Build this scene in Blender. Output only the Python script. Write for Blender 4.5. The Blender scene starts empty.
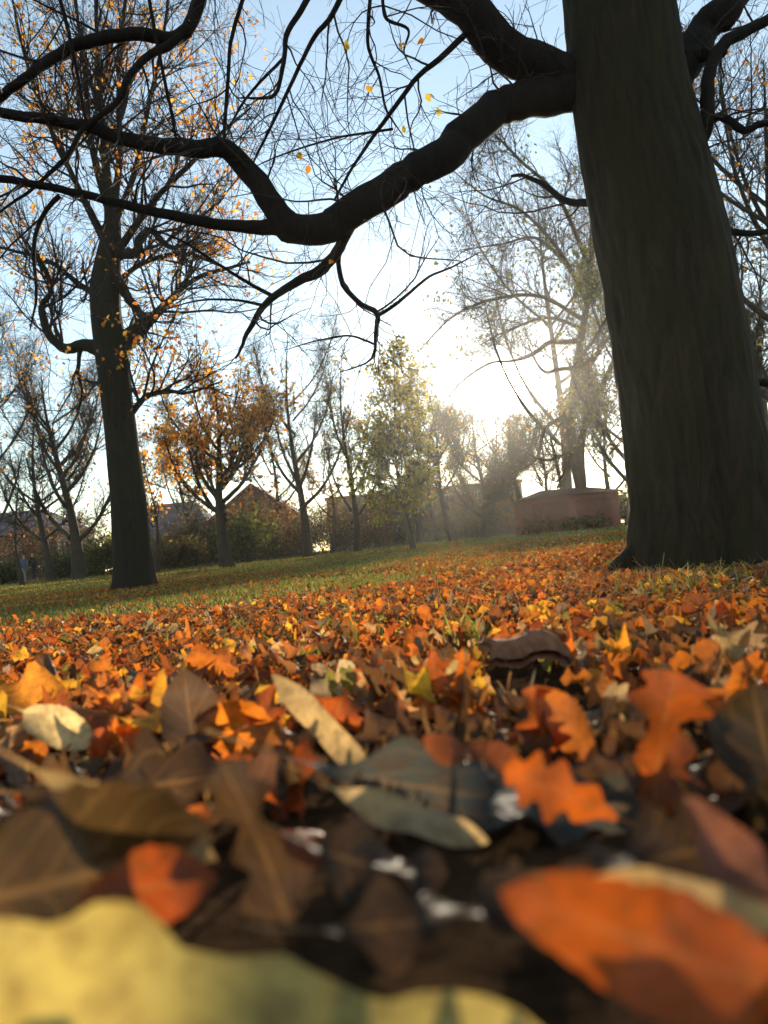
import bpy, bmesh, math, random
import numpy as np
from mathutils import Vector, Matrix

random.seed(7)
RNG = np.random.default_rng(11)
R = math.radians
scene = bpy.context.scene
COL = scene.collection

# ------------------------------------------------------------------ camera
CAM_H = 0.24
PITCH = R(2.45)
ROLL = R(5.4)
FPX = 750.0
f_ = Vector((0, math.cos(PITCH), math.sin(PITCH)))
r0 = Vector((1, 0, 0))
u0 = Vector((0, -math.sin(PITCH), math.cos(PITCH)))
RT = r0 * math.cos(ROLL) - u0 * math.sin(ROLL)
UP = u0 * math.cos(ROLL) + r0 * math.sin(ROLL)
CAMP = Vector((0, 0, CAM_H))


def ray(px, py):
    return (f_ + RT * ((px - 384) / FPX) + UP * ((512 - py) / FPX)).normalized()


def at(px, py, Y):
    d = ray(px, py)
    return CAMP + d * (Y / d.y)


def project(P):
    """world points (N,3) -> pixel x, y, depth along the view axis"""
    P = np.asarray(P, float) - np.array(CAMP)
    z = P @ np.array(f_)
    z = np.where(z < 1e-3, 1e-3, z)
    return 384 + FPX * (P @ np.array(RT)) / z, 512 - FPX * (P @ np.array(UP)) / z, z


# ------------------------------------------------------------------ terrain
def gz(x, y):
    x = np.asarray(x, float)
    y = np.asarray(y, float)
    d = np.sqrt(x * x + y * y)
    z = 0.150 * np.exp(-d / 0.95) - 0.012
    z = z - 0.16 * np.clip((y - 3.5) / 9, 0, 1) * np.clip((3.5 - x) / 7, 0, 1) * np.clip(1 - (y - 16) / 30, 0.35, 1)
    z = z + 0.004 * np.sin(x * 5.1 + 1) * np.sin(y * 4.3) * np.clip(d, 0, 1)
    z = z + 0.02 * np.sin(x * 0.9 + 2) * np.sin(y * 0.7 + 0.5) * np.clip(d / 6, 0, 1)
    z = z - 0.075 * np.exp(-((x - 1.75) ** 2 + (y - 4.0) ** 2) / 1.3)
    z = z + 0.10 * np.clip((y - 40) / 30, 0, 1)
    return z


def ground_hit(px, py):
    d = ray(px, py)
    t = 0.03
    while t < 60:
        p = CAMP + d * t
        if p.z < float(gz(p.x, p.y)):
            return p
        t += max(0.002, t * 0.01)
    return CAMP + d * 20


# ------------------------------------------------------------------ mesh helpers
def mesh_np(name, V, Fs, mat=None, smooth=True, cols=None, uvs=None):
    """V (n,3); Fs list of (k,3)/(k,4) index arrays"""
    me = bpy.data.meshes.new(name)
    V = np.ascontiguousarray(V, dtype=np.float32)
    me.vertices.add(len(V))
    me.vertices.foreach_set('co', V.ravel())
    Fs = [np.asarray(F, dtype=np.int32) for F in Fs if len(F)]
    loops = np.concatenate([F.ravel() for F in Fs])
    tot = np.concatenate([np.full(len(F), F.shape[1], dtype=np.int32) for F in Fs])
    start = np.concatenate([[0], np.cumsum(tot)[:-1]]).astype(np.int32)
    me.loops.add(len(loops))
    me.loops.foreach_set('vertex_index', loops)
    me.polygons.add(len(tot))
    me.polygons.foreach_set('loop_start', start)
    me.polygons.foreach_set('loop_total', tot)
    me.polygons.foreach_set('use_smooth', np.full(len(tot), bool(smooth)))
    me.update(calc_edges=True)
    me.validate()
    if cols is not None:
        a = me.attributes.new('Col', 'FLOAT_COLOR', 'POINT')
        c = np.ones((len(V), 4), np.float32)
        c[:, :3] = cols
        a.data.foreach_set('color', c.ravel())
    if uvs is not None:
        a = me.attributes.new('leafuv', 'FLOAT_VECTOR', 'POINT')
        c = np.zeros((len(V), 3), np.float32)
        c[:, :uvs.shape[1]] = uvs
        a.data.foreach_set('vector', c.ravel())
    if mat is not None:
        me.materials.append(mat)
    return me


def link(name, me, parent=None, label=None, cat=None, group=None, kind=None):
    o = bpy.data.objects.new(name, me)
    COL.objects.link(o)
    if parent is not None:
        o.parent = parent
    tag(o, label, cat, group, kind)
    return o


def tag(o, label=None, cat=None, group=None, kind=None):
    for k, v in (('label', label), ('category', cat), ('group', group), ('kind', kind)):
        if v:
            o[k] = v
    return o


def thing(name, loc, label, cat, group=None, rz=0.0):
    o = bpy.data.objects.new(name, None)
    COL.objects.link(o)
    o.empty_display_size = 0.1
    o.location = loc
    o.rotation_euler = (0, 0, rz)
    return tag(o, label, cat, group)


class MB:
    """collects geometry for ONE mesh"""
    def __init__(self):
        self.V = []
        self.F3 = []
        self.F4 = []
        self.n = 0
        self.C = []

    def add(self, V, F, col=None):
        V = np.asarray(V, float).reshape(-1, 3)
        for f in (F if isinstance(F, list) else [F]):
            f = np.asarray(f, int)
            if len(f) == 0:
                continue
            (self.F3 if f.shape[1] == 3 else self.F4).append(f + self.n)
        self.V.append(V)
        self.n += len(V)

    def box(self, x0, x1, y0, y1, z0, z1):
        V = [(x0, y0, z0), (x1, y0, z0), (x1, y1, z0), (x0, y1, z0), (x0, y0, z1), (x1, y0, z1), (x1, y1, z1), (x0, y1, z1)]
        F = [(0, 3, 2, 1), (4, 5, 6, 7), (0, 1, 5, 4), (1, 2, 6, 5), (2, 3, 7, 6), (3, 0, 4, 7)]
        self.add(V, np.array(F))

    def build(self, name, mat, parent=None, smooth=False, **kw):
        Fs = []
        if self.F3:
            Fs.append(np.concatenate(self.F3))
        if self.F4:
            Fs.append(np.concatenate(self.F4))
        return link(name, mesh_np(name, np.concatenate(self.V), Fs, mat, smooth), parent, **kw)


def norm(a):
    return a / np.maximum(np.linalg.norm(a, axis=-1, keepdims=True), 1e-9)


def tubes(pts, rad, sides, cap=False):
    """pts (N,n,3), rad (N,n) -> V, quads"""
    N, n, _ = pts.shape
    T = np.empty_like(pts)
    T[:, 1:-1] = pts[:, 2:] - pts[:, :-2]
    T[:, 0] = pts[:, 1] - pts[:, 0]
    T[:, -1] = pts[:, -1] - pts[:, -2]
    T = norm(T)
    mean = norm(pts[:, -1] - pts[:, 0])
    ax = np.argmin(np.abs(mean), axis=1)
    ref = np.zeros((N, 3))
    ref[np.arange(N), ax] = 1
    U = np.empty_like(pts)
    u = norm(ref - T[:, 0] * np.sum(ref * T[:, 0], -1, keepdims=True))
    for i in range(n):
        u = norm(u - T[:, i] * np.sum(u * T[:, i], -1, keepdims=True))
        U[:, i] = u
    W = np.cross(T, U)
    a = np.arange(sides) * (2 * math.pi / sides)
    ring = U[:, :, None, :] * np.cos(a)[None, None, :, None] + W[:, :, None, :] * np.sin(a)[None, None, :, None]
    V = pts[:, :, None, :] + ring * rad[:, :, None, None]
    idx = np.arange(N * n * sides).reshape(N, n, sides)
    nx = np.roll(idx, -1, axis=2)
    F = np.stack([idx[:, :-1], nx[:, :-1], nx[:, 1:], idx[:, 1:]], -1).reshape(-1, 4)
    return V.reshape(-1, 3), F


def spline(P, n, r=None):
    """Catmull-Rom through P (k,3) resampled to n points; r radii at P"""
    P = np.array([tuple(p) for p in P], float)
    k = len(P)
    E = np.vstack([2 * P[0] - P[1], P, 2 * P[-1] - P[-2]])
    seg = np.linalg.norm(np.diff(P, axis=0), axis=1)
    cum = np.concatenate([[0], np.cumsum(seg)])
    s = np.linspace(0, cum[-1], n)
    i = np.clip(np.searchsorted(cum, s, side='right') - 1, 0, k - 2)
    t = ((s - cum[i]) / seg[i])[:, None]
    p0, p1, p2, p3 = E[i], E[i + 1], E[i + 2], E[i + 3]
    Q = 0.5 * (2 * p1 + (p2 - p0) * t + (2 * p0 - 5 * p1 + 4 * p2 - p3) * t ** 2 + (3 * p1 - p0 - 3 * p2 + p3) * t ** 3)
    if r is None:
        return Q
    rr = np.interp(s, cum, np.array(r, float))
    return Q, rr


def grow(P0, D0, L, R0, R1, n, wander, lift, rng):
    """vectorised wandering branches"""
    N = len(P0)
    pts = np.empty((N, n, 3))
    rad = np.empty((N, n))
    p = P0.copy()
    d = norm(D0)
    pts[:, 0] = p
    rad[:, 0] = R0
    for i in range(1, n):
        d = norm(d + rng.normal(0, wander, (N, 3)) + np.array([0, 0, 1.0]) * lift)
        p = p + d * (L / (n - 1))[:, None]
        pts[:, i] = p
        t = i / (n - 1)
        rad[:, i] = R0 * (1 - t) + R1 * t
    return pts, rad


def spawn(pts, rad, per, t0, t1, ang, angsd, length, lensd, taper, rfrac, rcap, rmin, n, wander, lift, rng, up=0.0, byt=0.5):
    """children along every parent branch"""
    N, m, _ = pts.shape
    K = N * per
    par = np.repeat(np.arange(N), per)
    t = rng.uniform(t0, t1, K)
    x = t * (m - 1)
    i = np.clip(x.astype(int), 0, m - 2)
    w = (x - i)[:, None]
    P0 = pts[par, i] * (1 - w) + pts[par, i + 1] * w
    T = norm(pts[par, i + 1] - pts[par, i])
    rp = rad[par, i] * (1 - w[:, 0]) + rad[par, i + 1] * w[:, 0]
    q = rng.normal(0, 1, (K, 3)) + np.array([0, 0, up])
    q = norm(q - T * np.sum(q * T, -1, keepdims=True))
    a = np.radians(rng.normal(ang, angsd, K))[:, None]
    D = T * np.cos(a) + q * np.sin(a)
    L = length * np.exp(rng.normal(0, lensd, K)) * (1 - byt * (t - t0) / max(t1 - t0, 1e-6))
    R0 = np.clip(rp * rfrac, rmin, rcap)
    return grow(P0, D, L, R0, np.maximum(R0 * taper, rmin * 0.6), n, wander, lift, rng)


# ------------------------------------------------------------------ leaf shapes
def outline(kind, u):
    """half width along the blade, u 0..1"""
    u = np.asarray(u)
    if kind == 'oak':
        base = np.sin(np.pi * np.clip(u, 0, 1) ** 0.85) ** 0.7 * (0.55 + 0.55 * u)
        return 0.30 * base * (1 + 0.34 * np.cos(2 * np.pi * (u * 4.2 + 0.1)))
    if kind == 'beech':
        return 0.31 * np.sin(np.pi * np.clip(u, 0, 1) ** 0.85) ** 0.85 * (1 + 0.04 * np.cos(2 * np.pi * u * 9))
    if kind == 'maple':
        b = np.sin(np.pi * np.clip(u, 0, 1) ** 0.7) ** 0.6
        return 0.46 * b * (1 + 0.38 * np.cos(2 * np.pi * (u * 2.6 - 0.12))) * (1.1 - 0.6 * u)
    if kind == 'wavy':
        return 0.30 * np.sin(np.pi * np.clip(u, 0, 1) ** 0.9) ** 0.55 * (1 + 0.16 * np.cos(2 * np.pi * u * 4.3 + 0.5) + 0.03 * np.cos(2 * np.pi * u * 11))
    if kind == 'long':
        return 0.16 * np.sin(np.pi * np.clip(u, 0, 1) ** 0.9) ** 0.8
    return 0.28 * np.sin(np.pi * u) ** 0.8


def leaf_grid(kind, nu, ns, stem=True):
    u = np.linspace(0.0, 1.0, nu)
    w = outline(kind, u) + 0.004
    if stem:
        us = np.array([-0.32, -0.16])
        u = np.concatenate([us, u])
        w = np.concatenate([[0.013, 0.012], w])
        w[2] = 0.014
    s = np.linspace(-1, 1, ns)
    X = np.repeat(u[:, None], ns, 1)
    # lobes sweep forward
    S = np.repeat(s[None, :], len(u), 0)
    Y = S * w[:, None]
    X = X + 0.10 * np.abs(S) ** 1.5 * np.sin(np.pi * np.clip(X, 0, 1))
    idx = np.arange(len(u) * ns).reshape(len(u), ns)
    F = np.stack([idx[:-1, :-1], idx[1:, :-1], idx[1:, 1:], idx[:-1, 1:]], -1).reshape(-1, 4)
    return X.ravel(), Y.ravel(), S.ravel(), F


def bend(X, Y, size, kl, kc, wave, ph, twist):
    """X,Y (m,), per-leaf params (N,) -> local coords (N,m,3), leaf centred, +x to the tip"""
    N = len(size)
    x = (X[None, :] - 0.45) * np.ones((N, 1))
    y = (Y[None, :] if Y.ndim == 1 else Y) * np.ones((N, 1))
    k = np.where(np.abs(kl) < 1e-3, 1e-3, kl)[:, None]
    c = np.where(np.abs(kc) < 1e-3, 1e-3, kc)[:, None]
    ty = y * c
    yy = np.sin(ty) / c
    zz = (1 - np.cos(ty)) / c
    zz = zz + wave[:, None] * (np.sin(x * 9 + ph[:, None]) * y * 1.6 + 0.25 * np.sin(x * 17 + 2 * ph[:, None]) * np.abs(y))
    tx = x * k
    xx = np.sin(tx) / k - zz * np.sin(tx)
    z2 = (1 - np.cos(tx)) / k + zz * np.cos(tx)
    ta = twist[:, None] * x
    y3 = yy * np.cos(ta) - z2 * np.sin(ta) * 0.6
    z3 = z2 * np.cos(ta) + yy * np.sin(ta)
    return np.stack([xx, y3, z3], -1) * size[:, None, None]


def eul(rx, ry, rz):
    """batch rotation Rz*Ry*Rx  (N,3,3)"""
    cx, sx, cy, sy, cz, sz = np.cos(rx), np.sin(rx), np.cos(ry), np.sin(ry), np.cos(rz), np.sin(rz)
    M = np.empty((len(rx), 3, 3))
    M[:, 0, 0] = cz * cy; M[:, 0, 1] = cz * sy * sx - sz * cx; M[:, 0, 2] = cz * sy * cx + sz * sx
    M[:, 1, 0] = sz * cy; M[:, 1, 1] = sz * sy * sx + cz * cx; M[:, 1, 2] = sz * sy * cx - cz * sx
    M[:, 2, 0] = -sy;     M[:, 2, 1] = cy * sx;                M[:, 2, 2] = cy * cx
    return M


PALETTE = [  # name, linear albedo, weight
    ('orange', (0.46, 0.135, 0.018), 21),
    ('rust red', (0.27, 0.060, 0.014), 20),
    ('copper brown', (0.26, 0.095, 0.030), 23),
    ('golden yellow', (0.60, 0.31, 0.035), 9),
    ('dark brown', (0.085, 0.045, 0.024), 14),
    ('pale tan', (0.44, 0.29, 0.14), 10),
    ('greyish brown', (0.20, 0.15, 0.11), 8),
    ('olive green', (0.17, 0.17, 0.045), 3),
]
PN = [p[0] for p in PALETTE]
PC = np.array([p[1] for p in PALETTE])
PW = np.array([p[2] for p in PALETTE], float)


def leaf_cols(idx, m, rng, X, S):
    """per vertex albedo (N,m,3) with small per-leaf variation and drier rims"""
    N = len(idx)
    base = PC[idx] * np.exp(rng.normal(0, 0.16, (N, 1))) * np.exp(rng.normal(0, 0.06, (N, 3)))
    rim = np.clip(np.abs(S)[None, :] - 0.55, 0, 1) * rng.uniform(0, 0.9, (N, 1))
    c = base[:, None, :] * (1 - rim[:, :, None] * np.array([0.35, 0.5, 0.5]))
    stem = (X < 0.0)[None, :, None]
    return np.where(stem, np.array([0.30, 0.17, 0.07]), c)


# ------------------------------------------------------------------ materials
def new_mat(name):
    m = bpy.data.materials.new(name)
    m.use_nodes = True
    nt = m.node_tree
    for n in list(nt.nodes):
        nt.nodes.remove(n)
    out = nt.nodes.new('ShaderNodeOutputMaterial')
    return m, nt, out


def N_(nt, t, **kw):
    n = nt.nodes.new(t)
    for k, v in kw.items():
        setattr(n, k, v)
    return n


def mixrgb(nt, fac, a, b, blend='MIX'):
    n = nt.nodes.new('ShaderNodeMix')
    n.data_type = 'RGBA'
    n.blend_type = blend
    for sock, v in ((n.inputs[0], fac), (n.inputs[6], a), (n.inputs[7], b)):
        if hasattr(v, 'is_linked') or hasattr(v, 'links'):
            nt.links.new(v, sock)
        elif isinstance(v, (int, float)):
            sock.default_value = v
        else:
            sock.default_value = (*v, 1)
    return n.outputs[2]


def noise(nt, scale, detail=4, rough=0.6, coord=None, dist=0.0):
    n = nt.nodes.new('ShaderNodeTexNoise')
    n.inputs['Scale'].default_value = scale
    n.inputs['Detail'].default_value = detail
    n.inputs['Roughness'].default_value = rough
    n.inputs['Distortion'].default_value = dist
    if coord is not None:
        nt.links.new(coord, n.inputs['Vector'])
    return n.outputs['Fac']


def ramp(nt, fac, stops):
    n = nt.nodes.new('ShaderNodeValToRGB')
    e = n.color_ramp.elements
    while len(e) < len(stops):
        e.new(0.5)
    for el, (p, c) in zip(e, stops):
        el.position = p
        el.color = (*c, 1) if not isinstance(c, (int, float)) else (c, c, c, 1)
    nt.links.new(fac, n.inputs[0])
    return n.outputs[0]


def leaf_material(name, trans=0.45, rough=0.5, spec=0.35, veins=True, boost=1.0):
    m, nt, out = new_mat(name)
    at_ = N_(nt, 'ShaderNodeAttribute', attribute_name='Col')
    col = at_.outputs['Color']
    geo = N_(nt, 'ShaderNodeNewGeometry')
    if veins:
        nz = noise(nt, 90, 4, 0.65, geo.outputs['Position'])
        col = mixrgb(nt, ramp(nt, nz, [(0.42, 0.0), (0.68, 0.55)]), col, (0.07, 0.035, 0.015))
        uv = N_(nt, 'ShaderNodeAttribute', attribute_name='leafuv')
        sep = N_(nt, 'ShaderNodeSeparateXYZ')
        nt.links.new(uv.outputs['Vector'], sep.inputs[0])
        ab = N_(nt, 'ShaderNodeMath', operation='ABSOLUTE')
        nt.links.new(sep.outputs[1], ab.inputs[0])
        mid = ramp(nt, ab.outputs[0], [(0.03, 1.0), (0.09, 0.0)])
        ma = N_(nt, 'ShaderNodeMath', operation='MULTIPLY_ADD')
        nt.links.new(ab.outputs[0], ma.inputs[0])
        ma.inputs[1].default_value = -0.28
        nt.links.new(sep.outputs[0], ma.inputs[2])
        mu = N_(nt, 'ShaderNodeMath', operation='MULTIPLY')
        nt.links.new(ma.outputs[0], mu.inputs[0])
        mu.inputs[1].default_value = 44.0
        sn = N_(nt, 'ShaderNodeMath', operation='SINE')
        wn = noise(nt, 55, 3, 0.5, geo.outputs['Position'])
        ms = N_(nt, 'ShaderNodeMath', operation='MULTIPLY_ADD')
        nt.links.new(wn, ms.inputs[0])
        ms.inputs[1].default_value = 9.0
        nt.links.new(mu.outputs[0], ms.inputs[2])
        nt.links.new(ms.outputs[0], sn.inputs[0])
        side = ramp(nt, sn.outputs[0], [(0.80, 0.0), (0.99, 0.55)])
        mx = N_(nt, 'ShaderNodeMath', operation='MAXIMUM')
        nt.links.new(mid, mx.inputs[0])
        nt.links.new(side, mx.inputs[1])
        vf = N_(nt, 'ShaderNodeMath', operation='MULTIPLY')
        nt.links.new(mx.outputs[0], vf.inputs[0])
        vf.inputs[1].default_value = 0.22
        col = mixrgb(nt, vf.outputs[0], col, (0.34, 0.20, 0.085))
    p = N_(nt, 'ShaderNodeBsdfDiffuse')
    nt.links.new(col, p.inputs['Color'])
    gl = N_(nt, 'ShaderNodeBsdfGlossy')
    gl.inputs['Color'].default_value = (1, 1, 1, 1)
    gl.inputs['Roughness'].default_value = rough
    if veins:
        bp = N_(nt, 'ShaderNodeBump')
        bp.inputs['Strength'].default_value = 0.5
        bp.inputs['Distance'].default_value = 0.0012
        ad = N_(nt, 'ShaderNodeMath', operation='ADD')
        nt.links.new(mx.outputs[0], ad.inputs[0])
        nt.links.new(nz, ad.inputs[1])
        nt.links.new(ad.outputs[0], bp.inputs['Height'])
        nt.links.new(bp.outputs[0], p.inputs['Normal'])
        nt.links.new(bp.outputs[0], gl.inputs['Normal'])
    tr = N_(nt, 'ShaderNodeBsdfTranslucent')
    tc = mixrgb(nt, 1.0, col, (1.35 * boost, 1.15 * boost, 0.8 * boost), 'MULTIPLY')
    nt.links.new(tc, tr.inputs['Color'])
    mix = N_(nt, 'ShaderNodeMixShader')
    mix.inputs[0].default_value = trans
    ms_ = N_(nt, 'ShaderNodeMixShader')
    ms_.inputs[0].default_value = spec
    nt.links.new(p.outputs[0], ms_.inputs[1])
    nt.links.new(gl.outputs[0], ms_.inputs[2])
    nt.links.new(ms_.outputs[0], mix.inputs[1])
    nt.links.new(tr.outputs[0], mix.inputs[2])
    nt.links.new(mix.outputs[0], out.inputs['Surface'])
    return m


def bark_material(name, dark, light, moss=None, scale=1.0):
    m, nt, out = new_mat(name)
    tc = N_(nt, 'ShaderNodeTexCoord')
    mp = N_(nt, 'ShaderNodeMapping')
    mp.inputs['Scale'].default_value = (14 * scale, 14 * scale, 2.2 * scale)
    nt.links.new(tc.outputs['Object'], mp.inputs[0])
    n1 = noise(nt, 1.0, 10, 0.72, mp.outputs[0], 0.9)
    n2 = noise(nt, 2.3 * scale, 5, 0.6, tc.outputs['Object'])
    c = mixrgb(nt, ramp(nt, n1, [(0.35, 0.0), (0.68, 1.0)]), dark, light)
    if moss:
        c = mixrgb(nt, ramp(nt, n2, [(0.42, 0.0), (0.62, 0.8)]), c, moss)
    p = N_(nt, 'ShaderNodeBsdfPrincipled')
    nt.links.new(c, p.inputs['Base Color'])
    p.inputs['Roughness'].default_value = 0.9
    p.inputs['Specular IOR Level'].default_value = 0.2
    bp = N_(nt, 'ShaderNodeBump')
    bp.inputs['Strength'].default_value = 1.0
    bp.inputs['Distance'].default_value = 0.030 / scale
    nt.links.new(n1, bp.inputs['Height'])
    nt.links.new(bp.outputs[0], p.inputs['Normal'])
    nt.links.new(p.outputs[0], out.inputs['Surface'])
    return m


def plain(name, col, rough=0.8, var=0.25, nscale=6.0, spec=0.3, bump=0.0):
    m, nt, out = new_mat(name)
    tc = N_(nt, 'ShaderNodeTexCoord')
    nz = noise(nt, nscale, 5, 0.6, tc.outputs['Object'])
    a = tuple(v * (1 - var) for v in col)
    b = tuple(min(1, v * (1 + var)) for v in col)
    c = mixrgb(nt, ramp(nt, nz, [(0.3, 0.0), (0.7, 1.0)]), a, b)
    p = N_(nt, 'ShaderNodeBsdfPrincipled')
    nt.links.new(c, p.inputs['Base Color'])
    p.inputs['Roughness'].default_value = rough
    p.inputs['Specular IOR Level'].default_value = spec
    if bump:
        bp = N_(nt, 'ShaderNodeBump')
        bp.inputs['Strength'].default_value = bump
        nt.links.new(nz, bp.inputs['Height'])
        nt.links.new(bp.outputs[0], p.inputs['Normal'])
    nt.links.new(p.outputs[0], out.inputs['Surface'])
    return m


def brick_material(name, c1, c2, mortar):
    m, nt, out = new_mat(name)
    tc = N_(nt, 'ShaderNodeTexCoord')
    sep = N_(nt, 'ShaderNodeSeparateXYZ')
    nt.links.new(tc.outputs['Object'], sep.inputs[0])
    ad = N_(nt, 'ShaderNodeMath', operation='ADD')
    nt.links.new(sep.outputs[0], ad.inputs[0])
    nt.links.new(sep.outputs[1], ad.inputs[1])
    cb = N_(nt, 'ShaderNodeCombineXYZ')
    nt.links.new(ad.outputs[0], cb.inputs[0])
    nt.links.new(sep.outputs[2], cb.inputs[1])
    br = N_(nt, 'ShaderNodeTexBrick')
    br.inputs['Scale'].default_value = 4.0
    br.inputs['Color1'].default_value = (*c1, 1)
    br.inputs['Color2'].default_value = (*c2, 1)
    br.inputs['Mortar'].default_value = (*mortar, 1)
    br.inputs['Mortar Size'].default_value = 0.015
    nt.links.new(cb.outputs[0], br.inputs['Vector'])
    nz = noise(nt, 0.8, 5, 0.6, tc.outputs['Object'])
    c = mixrgb(nt, ramp(nt, nz, [(0.35, 0.0), (0.7, 0.45)]), br.outputs[0], tuple(v * 0.5 for v in c1))
    p = N_(nt, 'ShaderNodeBsdfPrincipled')
    nt.links.new(c, p.inputs['Base Color'])
    p.inputs['Roughness'].default_value = 0.9
    nt.links.new(p.outputs[0], out.inputs['Surface'])
    return m


M_LEAF = leaf_material('fallen_leaf_material', 0.54, 0.38, 0.03)
M_TREELEAF = leaf_material('tree_leaf_material', 0.68, 0.5, 0.03, veins=False, boost=1.15)
M_GRASS = leaf_material('grass_material', 0.5, 0.4, 0.05, veins=False)
M_BARK = bark_material('beech_bark', (0.011, 0.008, 0.004), (0.042, 0.030, 0.014), (0.023, 0.020, 0.007))
M_LIMB = bark_material('limb_bark', (0.006, 0.0045, 0.004), (0.018, 0.012, 0.009), None, 2.0)
M_OAKBARK = bark_material('oak_bark', (0.009, 0.007, 0.005), (0.030, 0.022, 0.015), (0.018, 0.019, 0.009), 1.0)
M_TWIG = plain('twig_bark', (0.024, 0.017, 0.014), 0.85, 0.3, 8)
M_FARBARK = plain('far_bark', (0.040, 0.030, 0.021), 0.9, 0.35, 3)

# ------------------------------------------------------------------ ground
def build_ground():
    rs = np.concatenate([np.linspace(0.03, 1.2, 40), np.geomspace(1.25, 300, 110)])
    ths = np.linspace(0, 2 * math.pi, 240, endpoint=False)
    A, B = np.meshgrid(rs, ths, indexing='ij')
    X, Y = A * np.sin(B), A * np.cos(B)
    Z = gz(X, Y)
    V = np.stack([X, Y, Z], -1).reshape(-1, 3)
    n, m = A.shape
    idx = np.arange(n * m).reshape(n, m)
    nx = np.roll(idx, -1, 1)
    F = np.stack([idx[:-1], idx[1:], nx[1:], nx[:-1]], -1).reshape(-1, 4)
    V = np.vstack([V, [[0, 0, float(gz(0, 0))]]])
    c = len(V) - 1
    F3 = np.stack([np.full(m, c), idx[0], nx[0]], -1)
    mt, nt, out = new_mat('park_ground')
    geo = N_(nt, 'ShaderNodeNewGeometry')
    pos = geo.outputs['Position']
    big = noise(nt, 0.35, 4, 0.6, pos)
    mid = noise(nt, 5, 5, 0.65, pos)
    fine = noise(nt, 45, 5, 0.7, pos)
    soil = mixrgb(nt, ramp(nt, fine, [(0.3, 0.0), (0.7, 1.0)]), (0.016, 0.011, 0.007), (0.060, 0.034, 0.018))
    grass = mixrgb(nt, ramp(nt, mid, [(0.3, 0.0), (0.7, 1.0)]), (0.040, 0.055, 0.016), (0.095, 0.105, 0.030))
    grass = mixrgb(nt, ramp(nt, fine, [(0.35, 0.0), (0.75, 0.6)]), grass, (0.13, 0.105, 0.045))
    litter = mixrgb(nt, ramp(nt, fine, [(0.3, 0.0), (0.65, 1.0)]), (0.10, 0.036, 0.012), (0.30, 0.11, 0.025))
    sep = N_(nt, 'ShaderNodeSeparateXYZ')
    nt.links.new(pos, sep.inputs[0])
    far = ramp(nt, big, [(0.40, 0.0), (0.62, 0.75)])
    c1 = mixrgb(nt, far, grass, litter)
    mr = N_(nt, 'ShaderNodeMapRange')
    nt.links.new(sep.outputs[1], mr.inputs[0])
    mr.inputs[1].default_value = 3.2
    mr.inputs[2].default_value = 5.0
    c = mixrgb(nt, mr.outputs[0], soil, c1)
    p = N_(nt, 'ShaderNodeBsdfPrincipled')
    nt.links.new(c, p.inputs['Base Color'])
    p.inputs['Roughness'].default_value = 0.95
    p.inputs['Specular IOR Level'].default_value = 0.0
    bp = N_(nt, 'ShaderNodeBump')
    bp.inputs['Strength'].default_value = 0.6
    bp.inputs['Distance'].default_value = 0.02
    nt.links.new(fine, bp.inputs['Height'])
    nt.links.new(bp.outputs[0], p.inputs['Normal'])
    nt.links.new(p.outputs[0], out.inputs['Surface'])
    link('ground', mesh_np('ground', V, [F, F3], mt, True), None, 'park lawn with brown soil under fallen leaves', 'ground', None, 'structure')


build_ground()


# carpet edge: leaf cover probability at ground points
def cover(x, y):
    edge = np.interp(x, [-2.5, -1.67, -0.74, 0, 1.4, 3], [3.1, 2.95, 2.8, 3.8, 6.1, 9]) + 0.12 * np.sin(x * 6.3) + 0.08 * np.sin(x * 13 + 1)
    return np.clip(1 - (y - edge) / 0.7, 0, 1)


def pnoise(x, y):
    return 0.5 + 0.25 * (np.sin(x * 0.9 + 1.3 * np.sin(y * 0.31)) + np.sin(y * 0.55 + 0.8 * np.sin(x * 0.47 + 2)))


# ------------------------------------------------------------------ fallen leaves
SHAPES = ['oak', 'beech', 'maple', 'long']
SHAPE_W = np.array([0.44, 0.38, 0.06, 0.12])


def scatter_leaves():
    rng = np.random.default_rng(5)
    xs, ys = [], []
    # dense carpet in the camera's wedge and a margin around it
    def patch(y0, y1, dens, marg):
        n = int(dens * (y1 - y0) * (2 * (0.56 * y1 + marg)))
        y = rng.uniform(y0, y1, n)
        x = rng.uniform(-(0.56 * y1 + marg), 0.56 * y1 + marg, n)
        return x, y
    for y0, y1, dens, marg in ((0.0, 0.5, 1100, 0.45), (0.5, 0.8, 1300, 0.4), (0.8, 1.5, 1900, 0.4), (1.5, 3.0, 2400, 0.5), (3.0, 7.5, 1900, 0.5)):
        x, y = patch(y0, y1, dens, marg)
        k = rng.uniform(0, 1, len(x)) < cover(x, y)
        xs.append(x[k]); ys.append(y[k])
    x, y = patch(2.8, 9, 230, 0.5)
    k = rng.uniform(0, 1, len(x)) < np.where(x < 0.3, 0.5, 1.0) * (0.25 + 0.75 * (pnoise(x * 1.7, y * 1.5) > 0.5))
    xs.append(x[k]); ys.append(y[k])
    x, y = patch(9, 24, 70, 1)
    k = rng.uniform(0, 1, len(x)) < 0.15 + 0.85 * (pnoise(x, y) > 0.52)
    xs.append(x[k]); ys.append(y[k])
    # extra leaves on the lawn at the far left, imitating a sunlit orange strip
    n = 2600
    y = rng.normal(15.6, 0.75, n)
    x = rng.uniform(-13, -5.2, n)
    xs.append(x); ys.append(y)
    x, y = patch(24, 60, 5, 1)
    xs.append(x); ys.append(y)
    x = np.concatenate(xs); y = np.concatenate(ys)
    # not inside the trunks
    k = ((x - 1.75) ** 2 + (y - 4.2) ** 2 > 0.40 ** 2) & (np.hypot(x, y) > 0.17)
    x, y = x[k], y[k]
    return x, y, rng


HERO_BOX = []
HERO_PX = []       # (px, py, words) for the labels of the others


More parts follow.
